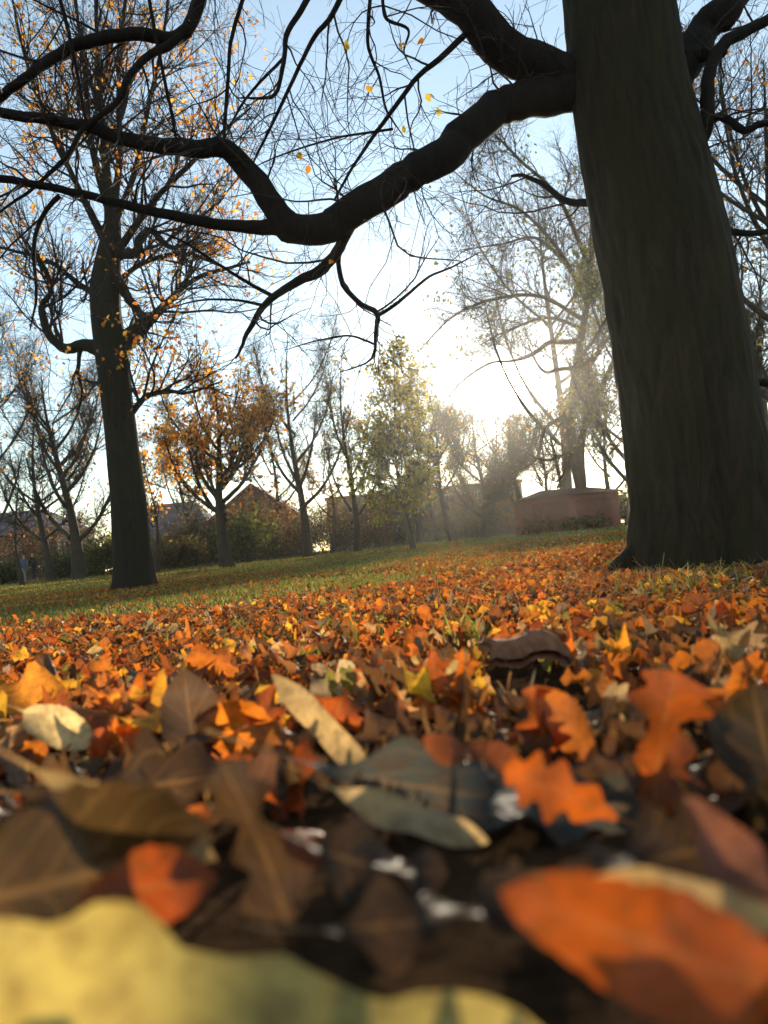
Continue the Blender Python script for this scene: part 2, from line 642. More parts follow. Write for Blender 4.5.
def hero(words_, b, t, wpx, d1, d2, tilt, kind, colour, kl, kc, wave, twist, mark=None, rim=0.4, nu=30, ns=11):
    """One leaf of the foreground, from its stalk end to its tip; the blade leans back from the viewer by 'tilt' degrees."""
    # it lies on the litter: come nearer along the line of sight until it rests on top
    for _ in range(60):
        m_ = (at(b[0], b[1], d1) + at(t[0], t[1], d2)) / 2
        if m_.z > float(gz(m_.x, m_.y)) + (0.022 if tilt > 30 else 0.026) or d1 < 0.17:
            break
        d1 *= 0.975
        d2 *= 0.975
    A, B = at(b[0], b[1], d1), at(t[0], t[1], d2)
    c = (A + B) / 2
    ax = (B - A)
    L = ax.length
    ax.normalize()
    away = (c - CAMP).normalized()
    up = UP - ax * ax.dot(UP)
    if up.length < 0.35:
        up = RT - ax * ax.dot(RT)
    up.normalize()
    aw = (away - ax * ax.dot(away))
    aw = (aw - up * aw.dot(up)).normalized()
    wv = up * math.cos(R(tilt)) + aw * math.sin(R(tilt))
    nz_ = ax.cross(wv)
    if nz_.dot(away) > 0:
        wv = -wv
        nz_ = -nz_
    M = np.array([[ax.x, wv.x, nz_.x], [ax.y, wv.y, nz_.y], [ax.z, wv.z, nz_.z]])
    X, Y, S, F = leaf_grid(kind, nu, ns, True)
    Y = Y * (wpx * d1 / FPX / L) / (2 * np.abs(Y).max())
    a = lambda v: np.array([v], float)
    P = bend(X, Y, a(L), a(kl), a(kc), a(wave), a(b[0] * 0.01), a(twist))[0]
    P = P @ M.T
    qx, qy, qz = project(P[X > 0] + np.array(c))
    HERO_BOX.append((np.percentile(qx, 8), np.percentile(qx, 92), np.percentile(qy, 5), np.percentile(qy, 80), qz.mean()))
    base = np.array(colour, float)
    rimf = np.clip(np.abs(S) - 0.6, 0, 1) * rim
    C = base[None] * (1 - rimf[:, None] * np.array([0.3, 0.5, 0.5]))
    C = np.where((X < 0)[:, None], np.array([0.30, 0.18, 0.08]), C)
    me = mesh_np('fallen_leaf', P, [F], M_LEAF, True, C, np.stack([X, S], -1))
    o = link('fallen_leaf', me, None, words_, 'leaf', 'fallen leaves on the ground')
    o.location = c
    if mark:
        HERO_PX.append(((b[0] + t[0]) / 2, (b[1] + t[1]) / 2, mark))
    return o


OR_ = (0.50, 0.13, 0.016)
RUST = (0.30, 0.060, 0.012)
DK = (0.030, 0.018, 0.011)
TAN = (0.52, 0.38, 0.19)
YEL = (0.47, 0.39, 0.12)

HEROS = [
    ('big pale yellow leaf with wavy edge at the bottom, largest of all', (740, 1160), (-40, 984), 215, .185, .20, 46, 'wavy', YEL, .3, .4, .40, .1, 'the big yellow leaf'),
    ('glowing orange-red curved leaf in the bottom right corner', (860, 1015), (512, 900), 125, .25, .27, 18, 'beech', (0.36, .078, .012), -.8, 1.6, .5, .1, 'the orange-red corner leaf'),
    ('pale cream leaf strip lying behind the orange-red corner leaf', (800, 925), (585, 890), 60, .30, .31, 30, 'long', TAN, .3, 1.5, .3, .1, None),
    ('large dark olive-brown domed leaf filling the left edge', (-90, 920), (205, 845), 190, .27, .29, 15, 'beech', (.045, .030, .013), -1.0, 1.0, .3, .1, 'the dark left-edge leaf'),
    ('narrow tan leaf along the top of the dark left-edge leaf', (30, 768), (210, 858), 40, .31, .30, 35, 'long', (.34, .24, .11), .4, 2.0, .3, .1, None),
    ('rust red blurred leaf tucked behind the yellow leaf at left', (70, 900), (210, 878), 75, .255, .26, 30, 'beech', RUST, -.6, 1.0, .3, .1, None),
    ('dark brown leaf standing on end with a frayed tip, above the yellow leaf', (305, 960), (232, 768), 100, .34, .37, 15, 'oak', (.050, .030, .018), .5, 1.5, .4, .3, 'the dark upright leaf'),
    ('small rust red oval leaf standing upright beside the dark hollow', (299, 822), (304, 732), 44, .50, .52, 10, 'beech', (.36, .070, .014), .3, .8, .2, .1, 'the red upright leaf'),
    ('long pale tan folded leaf lying diagonally over dark leaves in the middle', (395, 805), (283, 682), 36, .48, .62, 30, 'long', TAN, .3, 3.2, .3, .2, 'the long pale leaf'),
    ('dark slate-grey leaf in the centre of the dark foreground', (290, 770), (620, 815), 100, .46, .45, 48, 'oak', (.050, .058, .060), .5, -1.0, .6, .2, 'the slate-grey leaf'),
    ('pale curled leaf rim lying in front of the slate-grey leaf', (325, 790), (480, 842), 36, .43, .42, 40, 'long', (.44, .34, .20), .6, 3.5, .5, .3, None),
    ('bright orange leaf with torn edge in front of the tall orange leaf', (625, 822), (510, 770), 64, .50, .51, 15, 'oak', (.46, .105, .014), -.4, 1.0, .4, .2, 'the torn orange leaf'),
    ('tall orange-brown leaf standing upright with a crumpled lobed outline', (648, 840), (670, 678), 120, .54, .56, 12, 'oak', (.34, .078, .013), .4, 1.0, .5, .3, 'the tall orange leaf'),
    ('large dark brown leaf cutting off the right edge above the mauve leaf', (800, 860), (748, 690), 130, .42, .44, 10, 'beech', (.036, .025, .014), .4, .8, .3, .1, 'the dark right-edge leaf'),
    ('mauve-brown narrow leaf slanting down at the right edge', (790, 935), (692, 802), 60, .32, .36, 20, 'long', (.22, .085, .060), .3, 1.4, .3, .1, None),
    ('orange leaf glowing between dark brown leaves, left of centre', (285, 738), (200, 720), 58, .66, .66, 10, 'beech', (.62, .19, .016), .4, .8, .3, .1, 'the glowing orange leaf'),
    ('small squarish orange leaf left of the glowing orange leaf', (154, 741), (106, 735), 42, .68, .68, 10, 'oak', (.54, .145, .018), .4, .6, .3, .1, None),
    ('greyish brown leaf standing tall left of centre, softly blurred', (198, 780), (184, 674), 62, .64, .66, 15, 'beech', (.085, .055, .040), .4, 1.5, .3, .3, 'the grey standing leaf'),
    ('cream curled leaf rolled like a tube near the left edge', (18, 708), (90, 742), 46, .68, .67, 30, 'beech', (.62, .50, .28), -.6, 4.0, .2, .2, 'the cream curled leaf'),
    ('flat golden orange leaf lying at the left edge', (-25, 702), (62, 691), 60, .90, .92, 50, 'beech', (.66, .27, .03), .3, .7, .3, .1, 'the golden left-edge leaf'),
    ('arched rust brown leaf bridging over dark litter right of the long pale leaf', (385, 765), (535, 762), 90, .57, .58, 62, 'beech', (.26, .072, .022), -2.4, .7, .3, .2, 'the arched brown leaf'),
    ('pale pointed leaf sticking up like a small sail', (374, 718), (343, 662), 34, .88, .92, 12, 'beech', (.50, .39, .24), .3, 2.4, .2, .1, 'the pale sail-like leaf'),
    ('orange leaf with bright rim lying near the right edge', (685, 708), (772, 693), 56, .78, .80, 35, 'oak', (.56, .165, .02), -.6, 1.0, .4, .1, None),
    ('rust red leaf with a ruffled edge behind the arched brown leaf', (548, 772), (533, 690), 62, .66, .68, 15, 'oak', (.36, .085, .018), .5, 1.2, .6, .1, None),
    ('rust red leaf standing against the foot of the pale sail-like leaf', (328, 758), (342, 690), 60, .72, .74, 15, 'oak', (.35, .075, .016), .5, 1.2, .5, .1, None),
    ('orange leaf lying in the sunlit carpet, brightest right of centre', (582, 664), (634, 657), 38, 1.12, 1.14, 40, 'oak', (.66, .23, .02), .4, .9, .4, .1, None),
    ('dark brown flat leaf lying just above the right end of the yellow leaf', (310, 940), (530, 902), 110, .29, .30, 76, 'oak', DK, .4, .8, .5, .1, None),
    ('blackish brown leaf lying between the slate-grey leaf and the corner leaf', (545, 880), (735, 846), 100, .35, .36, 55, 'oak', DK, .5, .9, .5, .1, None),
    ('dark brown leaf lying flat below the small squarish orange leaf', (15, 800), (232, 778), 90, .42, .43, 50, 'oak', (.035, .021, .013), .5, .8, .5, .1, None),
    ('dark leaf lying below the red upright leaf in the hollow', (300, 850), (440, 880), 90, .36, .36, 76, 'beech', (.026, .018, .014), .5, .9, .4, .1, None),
    ('orange-brown curled leaf left of the tall orange leaf', (600, 770), (540, 690), 50, .70, .74, 25, 'beech', (.42, .13, .025), .7, 2.2, .3, .2, None),
    ('smooth domed pale brown leaf at the foot of the thick trunk', (722, 573), (752, 570), 15, 3.65, 3.7, 35, 'beech', (.30, .22, .12), -1.6, -1.6, .1, 0, None),
    ('tan leaf glinting below the orange leaf near the right edge', (640, 722), (610, 690), 40, .80, .84, 45, 'oak', (.46, .33, .18), .5, 1.5, .4, .2, None),
    ('red-brown leaf lying under the golden left-edge leaf', (10, 722), (75, 712), 50, .80, .80, 40, 'oak', (.30, .08, .02), .5, 1.5, .4, .2, None),
]
HEROES = len(HEROS)
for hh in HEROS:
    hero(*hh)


LX, LY, LR = scatter_leaves()
NL = len(LX)
SIZE = np.clip(LR.normal(0.051, 0.012, NL), 0.026, 0.085)
lay = LR.uniform(0, 1, NL)
dist = np.hypot(LX, LY)
SH = LR.choice(4, NL, p=SHAPE_W)
CI = LR.choice(len(PALETTE), NL, p=PW / PW.sum())
# warmer, more orange carpet further out as in the photograph, darker close by, foreground shade put into the leaf colours
warm = (LR.uniform(0, 1, NL) < 0.35) & (dist > 1.4)
CI[warm & ((CI == 4) | (CI == 6) | (CI == 5))] = 0
near = (dist < 0.66) & (LR.uniform(0, 1, NL) < 0.80)
CI[near] = np.where(LR.uniform(0, 1, NL) < 0.8, 4, 1)[near]
tilt_sd = np.where(dist < 3.8, 0.48, 0.40)
RX = LR.normal(0, 1, NL) * tilt_sd
RY = LR.normal(0, 1, NL) * tilt_sd
steep = LR.uniform(0, 1, NL) < 0.12
RY[steep] = -LR.uniform(0.7, 1.35, steep.sum())
RZ = LR.uniform(0, 2 * math.pi, NL)
KL = LR.normal(0.7, 1.5, NL)
KC = np.abs(LR.normal(2.4, 2.4, NL)) * np.where(LR.uniform(0, 1, NL) < 0.8, 1, -1)
WV = LR.uniform(0.1, 0.8, NL)
PHS = LR.uniform(0, 6.28, NL)
TW = LR.normal(0, 0.7, NL)
low = dist < 0.66
RX[low] *= 0.45
RY[low] = np.clip(RY[low], -0.6, 0.6) * 0.5
lay[low] *= 0.55
far_ = dist > 1.3
SIZE[far_] *= 0.80
LZ = gz(LX, LY) + 0.006 + lay ** 1.6 * 0.034 + np.abs(np.sin(RY)) * SIZE * 0.30
LZ = np.where(dist > 8, gz(LX, LY) + 0.02 + 0.02 * lay, LZ)
# leaves right before the lens must not climb into the view
px_, py_, dz_ = project(np.stack([LX, LY, LZ + 0.5 * SIZE * np.abs(np.sin(RY))], -1))
pyt_ = py_ + 0.095 * (px_ - 384)
ok = ~((dz_ < 0.34) & (pyt_ < 965)) & ~((dz_ < 0.6) & (pyt_ < 735)) & ~((dz_ < 1.0) & (pyt_ < 655))
ok &= ~((dz_ < 0.235) & (pyt_ < 1100))
for x0_, x1_, y0_, y1_, zz_ in HERO_BOX + [(478, 570, 640, 684, 1.35)]:
    ok &= ~((px_ > x0_) & (px_ < x1_) & (py_ > y0_) & (py_ < y1_ + 10) & (dz_ < zz_))
sel = np.nonzero(ok)[0]
PROJ = SIZE / np.maximum(dz_, 0.05)
inside = (px_ > -30) & (px_ < 798) & (py_ > 520) & (py_ < 1050)
order = sel[np.argsort(-(PROJ * (inside & ok) * (0.5 + lay))[sel])][:2600]


def pick_visible(cand, want):
    """the fallen leaves that show largest: a coarse depth buffer over the picture"""
    CELL = 5
    W_, H_ = 768 // CELL + 1, 1024 // CELL + 1
    zb = np.full(W_ * H_, 1e9)
    own = np.full(W_ * H_, -1)
    for x0_, x1_, y0_, y1_, zz_ in HERO_BOX:
        for yy in range(int(max(y0_, 0) // CELL), int(min(y1_, 1023) // CELL) + 1):
            for xx in range(int(max(x0_, 0) // CELL), int(min(x1_, 767) // CELL) + 1):
                zb[yy * W_ + xx] = min(zb[yy * W_ + xx], zz_)
    for k_, kind in enumerate(SHAPES):
        ids = cand[SH[cand] == k_]
        P, _, _, _ = leaf_points(ids, kind, 16, 7, False, np.random.default_rng(1))
        P = P + np.stack([LX[ids], LY[ids], LZ[ids]], -1)[:, None, :]
        x_, y_, z_ = project(P.reshape(-1, 3))
        who = np.repeat(ids, P.shape[1])
        m_ = (x_ >= 0) & (x_ < 768) & (y_ >= 0) & (y_ < 1024)
        cell = (y_[m_] // CELL).astype(int) * W_ + (x_[m_] // CELL).astype(int)
        o_ = np.argsort(-z_[m_])
        c_, w_, q_ = cell[o_], who[m_][o_], z_[m_][o_]
        nz_ = np.full(W_ * H_, 1e9); no_ = np.full(W_ * H_, -1)
        nz_[c_] = q_; no_[c_] = w_          # nearest written last
        better = nz_ < zb
        zb[better] = nz_[better]; own[better] = no_[better]
    cnt = np.bincount(own[own >= 0], minlength=NL)
    return cand[np.argsort(-cnt[cand], kind='stable')][:want]


def leaf_points(ids, kind, nu, ns, stem, rng):
    X, Y, S, F = leaf_grid(kind, nu, ns, stem)
    ph = PHS[ids][:, None]
    Yn = Y[None] * (1 + 0.16 * np.sin(X[None] * 13 + 5 * ph) + 0.13 * np.sin(X[None] * 29 + 9 * ph) * np.sign(S)[None] + 0.10 * np.sin(3 * ph) * S[None])
    P = bend(X, Yn, SIZE[ids], KL[ids], KC[ids], WV[ids], PHS[ids], TW[ids])
    M = eul(RX[ids], RY[ids], RZ[ids])
    P = np.einsum('nij,nmj->nmi', M, P)
    C = leaf_cols(CI[ids], len(X), rng, X, S)
    UV = np.stack([X, S], -1)
    return P, C, UV, F


INDIV = pick_visible(order, 300 - HEROES)
isind = np.zeros(NL, bool)
isind[INDIV] = True
REST = np.array([i for i in sel if not isind[i]])


def build_litter():
    rng = np.random.default_rng(21)
    Vs, Fs, Cs, Us, off = [], [], [], [], 0
    d = dist[REST]
    for lo, hi, nu, ns, stem in ((0, 1.6, 13, 5, True), (1.6, 3.2, 9, 5, True), (3.2, 9, 6, 3, False), (9, 99, 4, 3, False)):
        for k, kind in enumerate(SHAPES):
            ids = REST[(d >= lo) & (d < hi) & (SH[REST] == k)]
            if len(ids) == 0:
                continue
            P, C, UV, F = leaf_points(ids, kind, nu, ns, stem, rng)
            m = P.shape[1]
            P = P + np.stack([LX[ids], LY[ids], LZ[ids]], -1)[:, None, :]
            Vs.append(P.reshape(-1, 3)); Cs.append(C.reshape(-1, 3))
            Us.append(np.tile(UV, (len(ids), 1)))
            Fs.append((F[None] + (off + np.arange(len(ids)) * m)[:, None, None]).reshape(-1, 4))
            off += len(ids) * m
    link('leaf_litter', mesh_np('leaf_litter', np.concatenate(Vs), [np.concatenate(Fs)], M_LEAF, True, np.concatenate(Cs), np.concatenate(Us)),
         None, 'carpet of small orange and brown fallen leaves covering the park ground', 'leaf litter', None, 'stuff')
    # straw, petioles and broken twigs lying between the leaves
    n = 12000
    y = rng.uniform(0.2, 1, n) ** 0.8 * 6.0
    x = rng.uniform(-1, 1, n) * (0.56 * y + 0.3)
    k = rng.uniform(0, 1, n) < cover(x, y)
    x, y = x[k], y[k]
    n = len(x)
    a = rng.uniform(0, 2 * math.pi, n)
    D = np.stack([np.cos(a), np.sin(a), rng.normal(0.05, 0.25, n)], -1)
    P0 = np.stack([x, y, gz(x, y) + rng.uniform(0.015, 0.045, n)], -1)
    r = rng.uniform(0.0006, 0.0017, n)
    pts, rad = grow(P0, D, rng.uniform(0.03, 0.14, n), r, r * 0.6, 5, 0.18, -0.02, rng)
    V, F = tubes(pts, rad, 4)
    c = np.repeat(np.array([(0.50, 0.40, 0.22), (0.20, 0.11, 0.05), (0.36, 0.26, 0.13)])[rng.integers(0, 3, n)], 20, 0)
    link('fallen_twigs', mesh_np('fallen_twigs', V, [F], M_GRASS, True, c), None,
         'dry straw, leaf stalks and broken twigs lying among the fallen leaves', 'twigs', None, 'stuff')


build_litter()


def build_grass():
    rng = np.random.default_rng(31)
    xs, ys, hs = [], [], []
    def zone(y0, y1, n, h, f):
        y = rng.uniform(y0 ** 0.5, y1 ** 0.5, n) ** 2
        x = rng.uniform(-1, 1, n) * (0.56 * y + 0.4)
        k = rng.uniform(0, 1, n) < f(x, y)
        xs.append(x[k]); ys.append(y[k]); hs.append(np.full(k.sum(), h) * rng.uniform(0.5, 1.4, k.sum()))
    zone(2.2, 9, 70000, 0.035, lambda x, y: np.clip(1.15 - cover(x, y), 0, 1) * (0.3 + 0.7 * (pnoise(x * 2.2, y * 2) > 0.42)))
    zone(9, 26, 60000, 0.045, lambda x, y: 0.35 + 0.65 * (pnoise(x, y) < 0.56))
    zone(26, 70, 30000, 0.07, lambda x, y: 1 + 0 * x)
    # tufts standing between the leaves: pixel of the foot in the picture, blades, height
    for px, py, nb, h, sp in ((470, 668, 46, 0.075, 0.035), (357, 668, 10, 0.075, 0.010), (395, 652, 14, 0.05, 0.04), (245, 640, 60, 0.05, 0.10), (222, 655, 50, 0.05, 0.08),
                              (300, 660, 30, 0.05, 0.07), (440, 640, 40, 0.05, 0.09), (690, 604, 130, 0.075, 0.16), (560, 598, 40, 0.05, 0.12), (720, 590, 60, 0.07, 0.20),
                              (650, 600, 40, 0.06, 0.15), (345, 640, 30, 0.05, 0.08), (130, 652, 30, 0.045, 0.1), (605, 585, 50, 0.06, 0.2), (700, 574, 60, 0.09, 0.3), (735, 572, 40, 0.09, 0.2)):
        c = ground_hit(px, py)
        xs.append(c.x + rng.normal(0, sp * 0.6, nb)); ys.append(c.y + rng.normal(0, sp * 0.6, nb)); hs.append(1.25 * h * rng.uniform(0.5, 1.3, nb))
    x = np.concatenate(xs); y = np.concatenate(ys); h = np.concatenate(hs)
    n = len(x)
    a = rng.uniform(0, 2 * math.pi, n)
    lean = rng.normal(0.35, 0.3, n)
    w = np.clip(0.0016 + 0.0005 * y, 0.002, 0.016) * rng.uniform(0.7, 1.4, n)
    dirx, diry = np.cos(a), np.sin(a)
    b = rng.uniform(0, 2 * math.pi, n)
    wx, wy = np.cos(b) * w, np.sin(b) * w
    z = gz(x, y) - 0.004
    L = lean * h
    V = np.stack([
        np.stack([x - wx, y - wy, z], -1), np.stack([x + wx, y + wy, z], -1),
        np.stack([x + wx * .8 + dirx * L * .35, y + wy * .8 + diry * L * .35, z + h * .62], -1), np.stack([x - wx * .8 + dirx * L * .35, y - wy * .8 + diry * L * .35, z + h * .62], -1),
        np.stack([x + dirx * L, y + diry * L, z + h], -1)], 1).reshape(-1, 3)
    i = np.arange(n)[:, None] * 5
    pal = np.array([(0.095, 0.125, 0.024), (0.14, 0.16, 0.032), (0.21, 0.19, 0.05), (0.26, 0.19, 0.075), (0.06, 0.075, 0.02)])
    c = pal[rng.choice(5, n, p=[.28, .24, .18, .12, .18])] * np.exp(rng.normal(0, .2, (n, 1)))
    link('grass', mesh_np('grass', V, [i + np.array([0, 1, 2, 3]), i + np.array([3, 2, 4])], M_GRASS, True, np.repeat(c, 5, 0)), None,
         'short green and yellowed grass of the park lawn', 'grass', None, 'stuff')


build_grass()


# ------------------------------------------------------------------ individual fallen leaves
def sh_name(k):
    return {'oak': 'lobed', 'beech': 'oval', 'maple': 'broad', 'long': 'narrow'}[k]


def build_individuals():
    rng = np.random.default_rng(77)
    used = {}
    HERO_PX.extend([(524, 656, 'the bark slab'), (470, 650, 'the grass tuft')])
    for i in INDIV:
        kind = SHAPES[SH[i]]
        d = dist[i]
        nu, ns = (22, 9) if d < 0.9 else (14, 5)
        P, C, UV, F = leaf_points(np.array([i]), kind, nu, ns, True, rng)
        me = mesh_np('fallen_leaf', P[0], [F], M_LEAF, True, C[0], UV)
        o = bpy.data.objects.new('fallen_leaf', me)
        COL.objects.link(o)
        o.location = (LX[i], LY[i], LZ[i])
        px, py, _ = project(np.array([[LX[i], LY[i], LZ[i]]]))
        px, py = float(px[0]), float(py[0])
        hx = min(HERO_PX, key=lambda h: (h[0] - px) ** 2 + (h[1] - py) ** 2)
        dx, dy = px - hx[0], py - hx[1]
        if abs(dx) > 1.6 * abs(dy):
            pos = 'right of' if dx > 0 else 'left of'
        elif abs(dy) > 1.6 * abs(dx):
            pos = 'in front of' if dy > 0 else 'behind'
        else:
            pos = ('in front and right of' if dx > 0 else 'in front and left of') if dy > 0 else ('behind and right of' if dx > 0 else 'behind and left of')
        dd = math.hypot(dx, dy)
        near_ = 'close ' if dd < 45 else ('' if dd < 110 else 'well ')
        state = 'standing' if abs(RY[i]) > 0.75 or abs(RX[i]) > 0.9 else ('rolled' if abs(KC[i]) > 3.0 else ('curled' if abs(KL[i]) > 1.5 else 'flat'))
        sz = 'small' if SIZE[i] < 0.055 else ('large' if SIZE[i] > 0.075 else 'mid-sized')
        lab = f'{sz} {PN[CI[i]]} {sh_name(kind)} leaf, {state}, {near_}{pos} {hx[2]}'
        used.setdefault(lab, []).append((o, px, py))
    for lab, L in used.items():
        if len(L) == 2:
            a, b = sorted(L, key=lambda q: q[1])
            tag(a[0], lab + ', left one', 'leaf'); tag(b[0], lab + ', right one', 'leaf')
        elif len(L) == 3:
            for q, wd in zip(sorted(L, key=lambda q: q[1]), ('left', 'middle', 'right')):
                tag(q[0], lab + ', ' + wd + ' one', 'leaf')
        else:
            for q in L:
                tag(q[0], lab, 'leaf')
        for q in L:
            q[0]['group'] = 'fallen leaves on the ground'


build_individuals()


# a slab of bark on the leaves
def bark_piece():
    c = at(524, 660, ground_hit(524, 693).y)
    c.z = max(c.z, float(gz(c.x, c.y)) + 0.02)
    o = thing('bark_piece', c, 'dark brown curved slab of bark lying on the leaves right of centre', 'bark')
    mb = MB()
    nx, ny = 26, 9
    rng = np.random.default_rng(3)
    s = c.y / FPX * 76
    def surf(off):
        u = np.linspace(-0.5, 0.5, nx)[:, None] * np.ones((1, ny))
        v = np.linspace(-1, 1, ny)[None, :] * np.ones((nx, 1))
        x = u * s + 0.006 * np.sin(v * 3 + u * 8)
        y = v * 0.022
        z = 0.021 - 0.012 * v * v + 0.004 * np.sin(u * 9) + rng.normal(0, 0.0008, (nx, ny)) + off - 0.006 * (np.abs(u) > 0.42)
        return np.stack([x, y, z], -1).reshape(-1, 3)
    i = np.arange(nx * ny).reshape(nx, ny)
    F = np.stack([i[:-1, :-1], i[1:, :-1], i[1:, 1:], i[:-1, 1:]], -1).reshape(-1, 4)
    m = nx * ny
    A, B = surf(0.012), surf(0.0)
    rim = np.concatenate([i[:, 0], i[-1, 1:], i[::-1, -1][1:], i[0, ::-1][1:-1]])
    rn = np.roll(rim, -1)
    Fr = np.stack([rim, rn, rn + m, rim + m], -1)
    mb.add(np.vstack([A, B]), [F, F[:, ::-1] + m, Fr])
    mb.build('slab', plain('bark_slab', (0.19, 0.085, 0.05), 0.95, 0.4, 60, spec=0.1, bump=0.4), o, True)
    o.rotation_euler = (R(24), R(-2), R(4))


bark_piece()


# ------------------------------------------------------------------ trees
def leaf_cards(P, size, cols, rng, flat=0.6):
    """small pointed six-corner leaves, folded along the midrib"""
    N = len(P)
    X = np.array([0.0, 0.35, 0.35, 0.35, 0.75, 0.75, 0.75, 1.0])
    Y = np.array([0.0, -0.34, 0.0, 0.34, -0.24, 0.0, 0.24, 0.0])
    Z = np.array([0.0, 0.10, 0.0, 0.10, 0.02, -0.06, 0.02, -0.14])
    B = np.stack([X, Y, Z], -1)
    M = eul(rng.normal(0, flat, N), rng.normal(0.4, flat, N), rng.uniform(0, 6.283, N))
    V = np.einsum('nij,mj->nmi', M, B) * size[:, None, None] + P[:, None, :]
    k = (np.arange(N) * 8)[:, None]
    F3 = np.concatenate([k + np.array(t) for t in ((0, 1, 2), (0, 2, 3), (4, 7, 5), (5, 7, 6))])
    F4 = np.concatenate([k + np.array(t) for t in ((1, 4, 5, 2), (2, 5, 6, 3))])
    C = np.repeat(cols, 8, 0)
    return V.reshape(-1, 3), [F3, F4], C


def trunk_mesh(pts, rad, sides, flare, rng, lump=0.03, roots=6, ridge=0.0):
    """a thick stem: round rings with lumps, ridges and a flared foot"""
    pts = np.asarray(pts, float)
    n = len(pts)
    a = np.arange(sides) * (2 * math.pi / sides)
    T = np.gradient(pts, axis=0)
    T = norm(T)
    ref = np.array([0, 1.0, 0])
    U = norm(np.cross(ref[None], T))
    W = np.cross(T, U)
    h = np.concatenate([[0], np.cumsum(np.linalg.norm(np.diff(pts, axis=0), axis=1))])
    ph = rng.uniform(0, 6.28, 8)
    r0_ = rad[0]
    lum = sum(lump / (k + 1) * np.sin((k + 2) * a[None, :] + ph[k] + h[:, None] * (0.4 + 0.5 * k) / max(r0_, .1)) for k in range(5))
    if ridge:
        # shallow fissures that wander up the bark, and a few knots
        for q in range(26):
            kf = rng.integers(7, 34)
            lum = lum + ridge * rng.uniform(.3, 1) * 0.45 * np.sin(kf * a[None, :] + rng.uniform(0, 6.28) + 1.6 * np.sin(h[:, None] * rng.uniform(1, 6) + rng.uniform(0, 6.28))) * np.sin(h[:, None] * rng.uniform(2, 16) + kf * a[None, :] * 0.1 + rng.uniform(0, 6.28))
        for q in range(9):
            a0, h0 = rng.uniform(0, 6.28), rng.uniform(.3, 3.2)
            da = np.angle(np.exp(1j * (a - a0)))[None, :]
            lum = lum + rng.uniform(.02, .05) * np.exp(-(da / .16) ** 2 - ((h[:, None] - h0) / .07) ** 2)
    fl = flare * np.exp(-h / (r0_ * 0.85))[:, None] * (0.55 + 0.45 * np.cos(roots * a + ph[5])[None, :] * np.exp(-h / (r0_ * 0.9))[:, None])
    rr = rad[:, None] * (1 + lum) + r0_ * fl
    V = pts[:, None, :] + (U[:, None, :] * np.cos(a)[None, :, None] + W[:, None, :] * np.sin(a)[None, :, None]) * rr[:, :, None]
    idx = np.arange(n * sides).reshape(n, sides)
    nx = np.roll(idx, -1, 1)
    F = np.stack([idx[:-1], nx[:-1], nx[1:], idx[1:]], -1).reshape(-1, 4)
    return V.reshape(-1, 3), [F]


def limb_arrays(P, rpx, Y, n, rng, lump=0.028):
    """P list of (px,py[,dy]) traced centres with width in px -> smoothed world polyline and radii"""
    W3, r = [], []
    for q, w in zip(P, rpx):
        dy = q[2] if len(q) > 2 else 0
        W3.append(at(q[0], q[1], Y + dy))
        r.append(w * (Y + dy) / FPX / 2)
    Q, rr = spline(W3, n, r)
    k = np.linspace(0, 1, n)
    wob = lump * np.interp(np.arange(n), np.linspace(0, n - 1, max(4, n // 4)), rng.normal(0, 1, max(4, n // 4)))
    rr = rr * (1 + wob)
    jit = np.cumsum(rng.normal(0, 1, (n, 3)), 0)
    jit -= np.linspace(0, 1, n)[:, None] * jit[-1]
    Q = Q + jit * rr.mean() * 0.10
    return Q, rr


